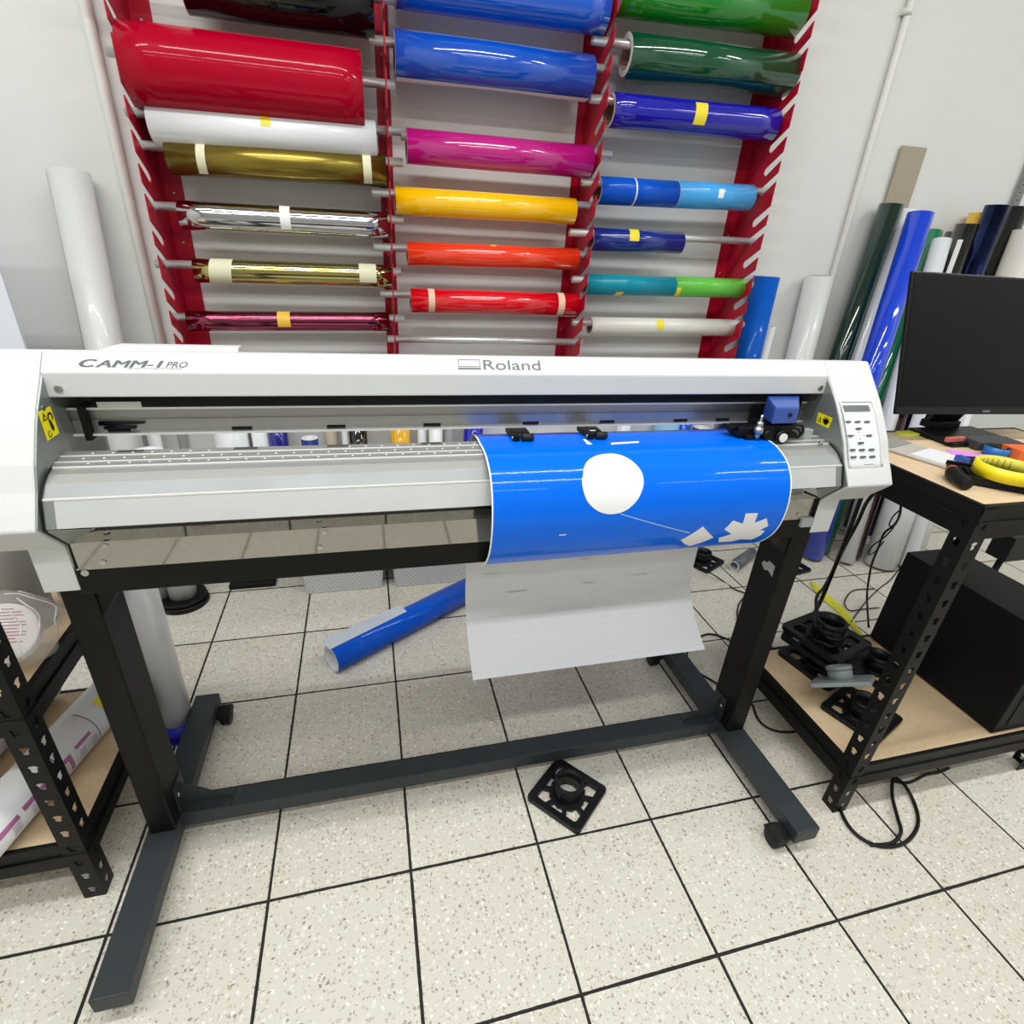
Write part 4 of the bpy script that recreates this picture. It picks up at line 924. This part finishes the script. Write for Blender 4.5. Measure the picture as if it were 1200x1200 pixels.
# magenta scrap by the front right post
mg = thing('cloth_scrap', 'small crumpled magenta cloth at the foot of the front right bench post', 'cloth', (2.385, -.11, 0))
MB().sphere((2.385, -.112, .0245), .024, (.8, .7, 1.0)).build('cloth', mat('cloth_magenta', '#B8225A', .7), mg)

# ---------------------------------------------------------------- left rack contents
gr = roll('standing_roll', (-.125, .325, LZ1), (-.125, .325, LZ1+.40), .052, mat('roll_grey', '#ADADA9', .5), 'grey roll standing on the left shelf rack behind the bag', 'roll', core=.03,
     tapes=[(mat('label_pale', '#BDBDB8', .6), .10, .155, -60, 60), (mat('label_text', '#8A8A88', .6), .115, .122, -30, 35), (mat('label_text', '#8A8A88', .6), .132, .139, -40, 20)])
wb2, M = bar('carton', 'white carton on the left shelf rack behind the grey roll', 'carton', (-.075, .46), 6, (.07, .09, .30), LINER, z=LZ1, bev=.001)
bag = thing('plastic_bag', 'clear plastic bag with a round printed pad on the left shelf rack', 'plastic bag', (-.07, .19, LZ1))
BAGM = mat('clear_bag', '#F2F2F0', .18, alpha=.20, bump=1.0, bscale=30, coat=.6)
bgm = MB(); R = []
rnd = random.Random(3)
for i in range(15):
    th = PI*max(.03, min(13.97, i))/14; row = []
    for k in range(26):
        t = 2*PI*k/26
        w = 1+.10*math.sin(3*t+i*.7)*math.sin(th)+.05*rnd.uniform(-1, 1)
        row.append(Vector((-.078+.080*w*math.sin(th)*math.cos(t), .200+.070*w*math.sin(th)*math.sin(t), max(LZ1+.0004, LZ1+.070-.078*math.cos(th)*(1 if th > PI/2 else .9)))))
    R.append(row)
bgm.rings(R).build('bag', BAGM, bag)
for c0, c1, k0 in ((0, 14, 17), (2, 12, 20), (4, 13, 22), (3, 14, 24), (5, 12, 1)):
    MB().path([R[i][(k0+i//3+(i*k0) % 2) % 26]*1.0 for i in range(c0+4, c1)], .0013, n=5, sub=2).build('crease', mat('bag_crease', '#F4F4F2', .3, alpha=.55), bag)
A = Vector((-.082, .192, LZ1+.070)); nrm = Vector((.15, -.62, .77)).normalized()
MB().cyl(A-nrm*.012, A+nrm*.012, .056, n=40).build('round_pad', mat('pad_white', '#DCD4D2', .7), bag, bevel=.004)
ux = nrm.orthogonal(); ux = Vector((1, 0, 0)); ux = (ux-nrm*ux.dot(nrm)).normalized(); uy = nrm.cross(ux)
pt = MB()
for k in range(12):
    v = .044-k*.0060; w = math.sqrt(max(0, .052**2-v*v))*(.9 if k % 3 else .6)
    M = Matrix.Translation(A+nrm*.0122) @ Matrix((ux, uy, nrm)).transposed().to_4x4()
    if k < 11: pt.box((-w, v-.0009, 0), (w*.8, v+.0009, .0004), M=M)
pt.build('pad_print', mat('print_red', '#A04A52', .6), bag)
bc = MB()
for k in range(12): bc.box((-.02+k*.0033, -.044, .0002), (-.02+k*.0033+.0009*(1+k % 3), -.034, .0006), M=M)
bc.build('bar_code', INK, bag)
# printed rolls on the lower shelf
def printed_roll(p, q, r, lab):
    o = roll('printed_roll', p, q, r, LINER, lab, 'paper roll', 'printed paper rolls on the lower left shelf', core=r-.012, core_mat=LINER,
      tapes=[(TAPEY, .085, .118, 10, 70), (mat('print_line', '#77757C', .6), .155, .1575, -40, 88), (mat('print_line', '#77757C', .6), .262, .265, -40, 88)])
    L = (Vector(q)-Vector(p)).length
    for (t0, t1, a0, a1, m) in ((.175, .22, 18, 28, '#B06A98'), (.235, .36, 14, 26, '#B06A98'), (.236, .246, -20, 14, '#B06A98'), (.372, .42, 12, 24, '#B06A98')):
        if t0 < L: tape_strip(MB(), p, q, r, t0, min(t1, L), a0, a1).build('print_bar', mat('print_purple', m, .6), o)
    tx = MB()
    for blk in (.165, .20, .25, .29, .33, .375):
        for row in range(5):
            if blk+.02 < L: tape_strip(tx, p, q, r, blk, blk+.018, -18+row*6, -16.5+row*6, n=2)
    tx.build('print_text', mat('print_line', '#77757C', .6), o)
    return o
printed_roll((-.082, .49, LZ0+.050), (-.196, .06, LZ0+.050), .049, 'printed white paper roll with yellow tape nearest the left rack front post')
printed_roll((-.27, .52, LZ0+.045), (-.36, .10, LZ0+.045), .044, 'printed white paper roll at the left frame edge on the lower shelf')

# ---------------------------------------------------------------- left background
roll('standing_roll', (-.245, 1.17, .002), (-.245, 1.375, 1.393), .053, mat('film_greywhite', '#CED1CE', .35, 0, .2), 'tall white roll leaning on the wall left of the conduit', 'roll', core=.04,
     flap=(LINER, 150, 185, .008))
bd = thing('foam_board', 'large bluish white board standing at the far left edge', 'board', (-.9, 1.16, 0))
MB().box((-1.45, 1.12, 0), (-.37, 1.13, 1.34)).build('sheet', mat('board_white', '#DDE3EE', .4), bd)
tb = thing('white_tube', 'tall white tube standing in a blue foot behind the left stand leg', 'tube', (.0, .515, 0))
MB().tube((.003, .515, .006), (.003, .515, .72), .038, .034, n=36).build('tube', FILMW, tb)
MB().tube((.003, .515, .004), (.003, .515, .05), .043, .0385, n=36).cyl((.003, .515, 0), (.003, .515, .005), .052, n=36).box((.035, .505, 0), (.085, .56, .03)).build('foot', mat('foot_blue', '#2220A8', .4), tb)
st = thing('white_tube', 'white tube standing in a round black base behind the cutter', 'tube', (-.148, 1.155, 0))
MB().tube((-.148, 1.165, .01), (-.148, 1.165, .60), .047, .042, n=36).build('tube', FILMW, st)
MB().cyl((-.148, 1.16, 0), (-.148, 1.16, .018), .085, .082, n=40).tube((-.148, 1.16, .018), (-.148, 1.16, .035), .078, .052, n=40).build('base', BLK, st)
for x, y, lab in ((.08, 1.27, 'flat black base on the floor left of the white baskets'), (-.01, 1.36, 'flat black base against the wall behind the round black base')):
    o = thing('flat_base', lab, 'base', (x, y, 0))
    MB().box((x-.085, y-.06, 0), (x+.085, y+.05, .022)).build('plate', BLKM, o, bevel=.006)
    MB().box((x-.05, y-.03, .022), (x+.05, y+.03, .026)).build('pad', BLK, o)

# white perforated baskets
bm_ = bpy.data.materials.new('woven_basket'); bm_.use_nodes = True
nt = bm_.node_tree; bs = nt.nodes['Principled BSDF']; bs.inputs['Roughness'].default_value = .45
tcn = nt.nodes.new('ShaderNodeTexCoord'); mp = nt.nodes.new('ShaderNodeMapping'); mp.inputs['Rotation'].default_value = (math.radians(90), 0, 0)
bk = nt.nodes.new('ShaderNodeTexBrick'); bk.offset = .5; bk.inputs['Scale'].default_value = 1
bk.inputs['Color1'].default_value = lin('#B0B4BA'); bk.inputs['Color2'].default_value = lin('#A2A7AE'); bk.inputs['Mortar'].default_value = lin('#DDDEDE')
bk.inputs['Brick Width'].default_value = .017; bk.inputs['Row Height'].default_value = .010; bk.inputs['Mortar Size'].default_value = .0034
nt.links.new(tcn.outputs['Object'], mp.inputs[0]); nt.links.new(mp.outputs[0], bk.inputs['Vector']); nt.links.new(bk.outputs['Color'], bs.inputs['Base Color'])
bp_ = nt.nodes.new('ShaderNodeBump'); bp_.inputs['Strength'].default_value = .8; bp_.inputs['Distance'].default_value = .003
nt.links.new(bk.outputs['Fac'], bp_.inputs['Height']); nt.links.new(bp_.outputs[0], bs.inputs['Normal'])
def basket(x0, x1, y0, y1, h, label):
    o = thing('storage_basket', label, 'basket', ((x0+x1)/2, (y0+y1)/2, 0), group='white perforated baskets')
    mb = MB()
    def loop(g, z):
        r = .02; out = []
        for cx, cy, a0 in ((x1+g-r, y1+g-r, 0), (x0-g+r, y1+g-r, 90), (x0-g+r, y0-g+r, 180), (x1+g-r, y0-g+r, 270)):
            for k in range(5):
                a = math.radians(a0+22.5*k); out.append((cx+r*math.cos(a), cy+r*math.sin(a), z))
        return out
    mb.rings([loop(-.003, .003), loop(0, .008), loop(.016, h), loop(.013, h), loop(-.003, .010), loop(-.004, .006)], smooth=False)
    mb.build('basket', bm_, o)
    mb = MB(); mb.rings([loop(.013, h-.012), loop(.021, h-.012), loop(.021, h), loop(.013, h), loop(.013, h-.012)], cap0=False, cap1=False, smooth=False)
    mb.build('rim', WHITE, o)
    mb = MB(); mb.rings([loop(-.001, 0), loop(.0015, .010), loop(-.002, .010), loop(-.002, .0)], cap0=False, cap1=False, smooth=False); mb.build('foot_rim', WHITE, o)
    return o
basket(.285, .580, 1.135, 1.365, .22, 'white perforated basket under the rack, left of two')
basket(.628, .925, 1.130, 1.365, .22, 'white perforated basket under the rack behind the loose blue roll')

# rolls and scraps standing under the rack, glimpsed through the cutter
def sroll(x, y, r, h, m, lab, z=0., core=None):
    return roll('standing_roll', (x, y, z), (x, y, z+h), r, m, lab, 'roll', 'rolls standing under the rack', core=core or max(.01, r-.012), core_mat=COREW)
sroll(-.245+.06, 1.37-.02, .022, .80, FILMW, 'slim white roll under the rack left of the tall white cylinder')
sroll(.065, 1.36, .058, .80, FILMW, 'fat white roll glimpsed under the rack left of the slim white one')
sroll(.165, 1.36, .030, .80, FILMW, 'slim white roll glimpsed beside the dark navy roll')
sroll(.228, 1.355, .034, .80, film('navy_dark', '#14127A', .2), 'dark navy roll glimpsed under the rack at left')
sroll(.345, 1.30, .030, .575, film('navy_blue', '#16307E', .25), 'short navy tube with a white open end in the left basket', z=.012)
sroll(.420, 1.33, .026, .75, mat('roll_tan', '#A49A86', .5), 'tan roll glimpsed in the left basket', z=.012)
sroll(.472, 1.30, .012, .75, FILMW, 'thin white tube in the left basket beside the black roll', z=.012)
sroll(.520, 1.32, .033, .75, film('pitch', '#08080A', .2), 'black roll glimpsed in the left basket', z=.012)
sroll(.680, 1.33, .036, .75, film('yellow_deep', '#E9AE08', .25), 'yellow roll glimpsed in the right basket', z=.012)
sroll(.765, 1.34, .018, .75, FILMW, 'slim white roll in the right basket beside the yellow roll', z=.012)
sroll(.815, 1.30, .026, .72, FILMW, 'white roll leaning in the right basket near the blue one', z=.012)
sroll(.870, 1.33, .022, .75, mat('roll_grey2', '#8C8E90', .5), 'grey roll glimpsed in the right basket', z=.012)
sroll(.975, 1.35, .040, .80, film('deep_blue', '#1418A8', .25), 'deep blue roll glimpsed right of the baskets')
sroll(1.655, 1.37, .030, .80, FILMW, 'white roll glimpsed under the rack between the posts at right')
sroll(1.86, 1.36, .055, .80, film('pale_blue', '#8CBBDA', .3, .2), 'pale blue roll glimpsed under the right side of the rack')
sroll(1.955, 1.37, .032, .80, film('azure', '#0A66D8', .25), 'azure roll glimpsed beside the pale blue roll')
sroll(1.99, 1.29, .036, .60, film('purple', '#4A1470', .25), 'short purple tube with a white open end under the rack')
sroll(2.075, 1.37, .030, .78, mat('roll_grey3', '#A9ABAD', .5), 'grey roll glimpsed right of the purple tube')
# rolls leaning right of the rack
roll('standing_roll', (2.205, 1.36, .001), (2.198, 1.372, 1.22), .052, film('leaning_blue', '#0A56B8', .35, .1), 'matt blue roll standing by the wall right of the red rack', 'roll', core=.04)
roll('standing_roll', (2.30, 1.39, .001), (2.30, 1.395, 1.02), .020, mat('wrap_white', '#D4D5D3', .5, bump=.8, bscale=30), 'slim crumpled white roll behind the matt blue roll', 'roll', core=.01)
roll('standing_roll', (2.49, 1.345, .002), (2.448, 1.362, 1.235), .056, mat('film_greywhite', '#CED1CE', .35, 0, .2), 'grey white roll leaning on the wall by the right conduit', 'roll', core=.044)
RS = {'dkgreen': (film('bottle_green', '#03281E', .18), 'very dark green roll leaning on the wall behind the cutter right end'), 'whitelogo': (FILMW, 'white roll with a black recycling mark right of the dark green roll'),
 'blue': (film('vivid_blue', '#0A3FD0', .12), 'glossy vivid blue roll leaning in front of the white one'), 'green': (film('emerald', '#067A52', .16), 'slim emerald green roll right of the vivid blue roll'),
 'white': (FILMW, 'white roll leaning right of the emerald roll'), 'maroon': (film('maroon', '#3A0A1C', .2), 'dark maroon roll between two white rolls'),
 'whitebig': (FILMW, 'fattest white roll standing behind the workbench'), 'whiteflap': (FILMW, 'white roll with a loose edge behind the bench beside the fattest one')}
for n, b, t, r in D['rstand']:
    m, lab = RS[n]
    b = Vector(b); t = Vector(t)
    d = (t-b).normalized(); b.z = r*math.sqrt(max(0, 1-d.z*d.z))+.001
    y_over = t.y+r*1.0-WALLY+.012
    if y_over > 0: t.y -= y_over
    o = roll('standing_roll', b, t, r, m, lab, 'roll', 'rolls leaning in the corner behind the workbench', core=r-.01, core_mat=COREW, flap=(LINER, 20, 60, .03) if n == 'whiteflap' else None)
    if n == 'whitelogo':
        mk = MB(); L = (t-b).length
        for k in range(3):
            tape_strip(mk, b, t, r, L-.16+.012*k, L-.153+.012*k, 130-20*k, 150-20*k, n=3); tape_strip(mk, b, t, r, L-.16, L-.125, 145-18*k, 149-18*k, n=2)
        mk.build('recycling_mark', INK, o)
RD = {'charcoal': (film('charcoal', '#26282B', .35), 'charcoal roll leaning behind the monitor, left of the black one'), 'black': (film('jet', '#0A0A0C', .15), 'glossy black roll with a white stripe behind the monitor'),
 'yellow': (film('amber', '#E2B010', .2), 'yellow roll sticking up behind the monitor'), 'navy': (foil('navy', '#27345E', .15), 'metallic navy roll behind the monitor right of the yellow one'),
 'blackwide': (film('ink', '#0C0C12', .3), 'wide black roll behind the monitor near the ruler'), 'whitewide': (mat('film_cream', '#D6D4CC', .35), 'cream white roll behind the monitor at the right edge')}
k = 0
for n, t, r in D['rdark']:
    m, lab = RD[n]; t = Vector(t)
    b = Vector((t.x-.02, t.y-.05, .003)); k += 1
    o = roll('standing_roll', b, t, r, m, lab, 'roll', 'dark rolls leaning behind the monitor', core=r-.01, core_mat=COREW)
    L = (t-b).length
    if n == 'black': tape_strip(MB(), b, t, r, L-.5, L-.06, 20, 45).build('white_stripe', TAPEW, o)
tn = thing('backing_board', 'tall tan board strip sticking up behind the dark green roll', 'board', (2.72, 1.41, 0))
Mt = Matrix.Translation((2.80, 1.418, 0)) @ Matrix.Rotation(math.radians(-.8), 4, 'Y')
MB().box((-.062, -.004, 0), (.062, .004, 1.728), M=Mt).build('strip', mat('board_tan', '#A39886', .7), tn)
rl = thing('steel_ruler', 'steel ruler leaning on the wall at the right edge', 'ruler', (3.42, 1.41, 0))
Mr = Matrix.Translation((3.435, 1.413, 0)) @ Matrix.Rotation(math.radians(-.5), 4, 'Y')
MB().box((-.022, -.001, 0), (.022, .001, 1.95), M=Mr).build('blade', mat('ruler_steel', '#8E9293', .35, .8), rl)
tk = MB(); z = 1.3
while z < 1.94:
    tk.box((-.02, -.0016, z), (-.012, -.001, z+.0025), M=Mr); tk.box((-.006, -.0016, z+.012), (.004, -.001, z+.016), M=Mr); z += .03
tk.build('markings', INK, rl)
ct = roll('clear_tube', (2.135, 1.025, .0255), (2.30, 1.12, .0255), .025, mat('clear_grey', '#5A626A', .1, alpha=.75), 'short clear grey tube on the floor behind the stand', 'tube', core=.018, core_mat=mat('clear_plastic', '#C9D0D0', .15, alpha=.45))
sb = thing('block_stand', 'small black block on a thin post behind the big black box', 'stand', (3.08, .62, 0))
MB().box((3.04, .58, .235), (3.18, .66, .345)).build('block', BLK, sb, bevel=.004)
MB().cyl((3.07, .62, 0), (3.09, .62, .24), .012).cyl((3.07, .62, 0), (3.07, .62, .012), .06).build('post', BLKM, sb)

# ---------------------------------------------------------------- cables
def cable(pts, r, label, name='cable', m=CABLE, lift=True):
    P = [list(p) for p in pts]
    if lift:
        for p_ in P: p_[2] = max(p_[2], r+.0005)
    o = MB().path(P, r, n=8, sub=6).build(name, m)
    return tag(o, label, 'cable')
K = D['cables']; H_ = D['hang']
coil = [list(p) for p in K['coil']]
for i, p_ in enumerate(coil): p_[2] = .0055+(.010 if i in (9, 10, 11, 12, 13) else 0)
cable(coil, .0045, 'thick black cable coiled on the floor in front of the workbench')
und = [list(p) for p in K['under']]
cable(und, .004, 'black cable lying under the front of the workbench')
cable(K['loop'], .0035, 'black cable looping over the floor around the right stand leg')
lc = [list(p) for p in K['legcord']]; lc[0][2] = .42; lc[0][1] = .40; lc[0][0] = 1.43
cable([(1.47, .33, .78), (1.60, .62, .45), (1.86, 1.0, .12)]+lc[3:], .003, 'thin black cord dropping behind the sheet to the floor')
cable(K['floorA'], .0025, 'thin black wire loop on the floor behind the workbench')
cable(K['floorB'], .0025, 'thin black wire running from under the bench to the white rolls')
cable(H_['a'], .0062, 'thick black power cable hanging from the cutter, left of two', lift=False)
cable(H_['b'], .0055, 'thick black power cable hanging from the cutter, right of two', lift=False)
cable(H_['c'], .0035, 'black cable hanging from the workbench edge with a bundled loop', lift=False)
tie = MB().path(H_['c2'], .0022, n=6).build('cable_bundle', CABLE); tag(tie, 'bundled black cable tied under the workbench edge', 'cable')
stp = K['strip']; sm = MB(); vs = []; fs = []
P = catmull([Vector(p) for p in stp], 8)
for i, p_ in enumerate(P):
    d = (P[min(i+1, len(P)-1)]-P[max(i-1, 0)]).normalized(); w = Vector((-d.y, d.x, 0)); u = i/(len(P)-1)
    hw = .006+.016*math.sin(PI*min(1, u*1.1))
    for kx, zz in ((-1, .004), (-.3, .012), (.3, .004), (1, .010)): vs.append((p_.x+w.x*hw*kx, p_.y+w.y*hw*kx, zz))
    if i:
        for q_ in range(3): fs.append((4*i-4+q_, 4*i-3+q_, 4*i+1+q_, 4*i+q_))
sm.add(vs, fs, 0, False)
tag(sm.build('plastic_strip', mat('strip_yellow', '#D6D42A', .35, alpha=.9)), 'crumpled yellow plastic strip on the floor behind the bench shelf', 'plastic strip')

# every screw, bolt, slot and wheel becomes a part of its own
def split_loose(o):
    me = o.data; n = len(me.vertices); par = list(range(n))
    def find(i):
        while par[i] != i: par[i] = par[par[i]]; i = par[i]
        return i
    for e in me.edges:
        a_, b_ = find(e.vertices[0]), find(e.vertices[1])
        if a_ != b_: par[a_] = b_
    groups = {}
    for p_ in me.polygons: groups.setdefault(find(p_.vertices[0]), []).append(p_)
    if len(groups) < 2: return
    items = list(groups.values())
    meshes = []
    for ps in items:
        ids = sorted({v for p_ in ps for v in p_.vertices}); ix = {v: i for i, v in enumerate(ids)}
        m2 = bpy.data.meshes.new(o.name); m2.from_pydata([me.vertices[v].co[:] for v in ids], [], [[ix[v] for v in p_.vertices] for p_ in ps])
        for mt in me.materials: m2.materials.append(mt)
        for p2, p_ in zip(m2.polygons, ps): p2.material_index = p_.material_index; p2.use_smooth = p_.use_smooth
        meshes.append(m2)
    for m2 in meshes[1:]:
        c = o.copy(); c.data = m2; C.objects.link(c)
    o.data = meshes[0]
SPLIT = ('screw', 'rail_slot', 'platen_slot', 'panel_screw', 'cover_screw', 'beam_screw', 'bracket_bolt', 'drive_wheel', 'foot', 'vacuum_hole', 'guide_strip', 'rail_lip', 'belt_pulley', 'tape_holder', 'joint_seal')
for o in list(C.objects):
    if o.type == 'MESH' and o.name.split('.')[0] in SPLIT: split_loose(o)

# ---------------------------------------------------------------- light, camera, view
def lamp(x, y, z, sx, sy, w, name='fluorescent_lamp'):
    l = bpy.data.lights.new(name, 'AREA'); l.shape = 'RECTANGLE'; l.size = sx; l.size_y = sy; l.energy = w; l.color = (.975, .98, .97)
    o = bpy.data.objects.new(name, l); C.objects.link(o); o.location = (x, y, z)
    return o
ZL = ZC-.03
for yy, w in ((-.20, 17.5), (-1.55, 14), (-2.9, 6)):
    for xx in (-1.1, .20, 1.45, 3.8):
        for dy in (-.045, .045):
            lamp(xx, yy+dy, ZL, 1.23, .05, w)
wd = bpy.data.worlds.new('room'); S.world = wd; wd.use_nodes = True
wd.node_tree.nodes['Background'].inputs[0].default_value = (1, 1, 1, 1); wd.node_tree.nodes['Background'].inputs[1].default_value = .3

cam = bpy.data.cameras.new('camera'); co = bpy.data.objects.new('camera', cam); C.objects.link(co)
co.location = CAM_LOC; co.rotation_euler = CAM_ROT
cam.sensor_fit = 'HORIZONTAL'; cam.sensor_width = 36; cam.lens = CAM_F/1200*36; cam.clip_start = .02
S.camera = co
S.view_settings.view_transform = 'Standard'; S.view_settings.look = 'None'; S.view_settings.gamma = 1; S.view_settings.use_curve_mapping = False
S.view_settings.exposure = -.6
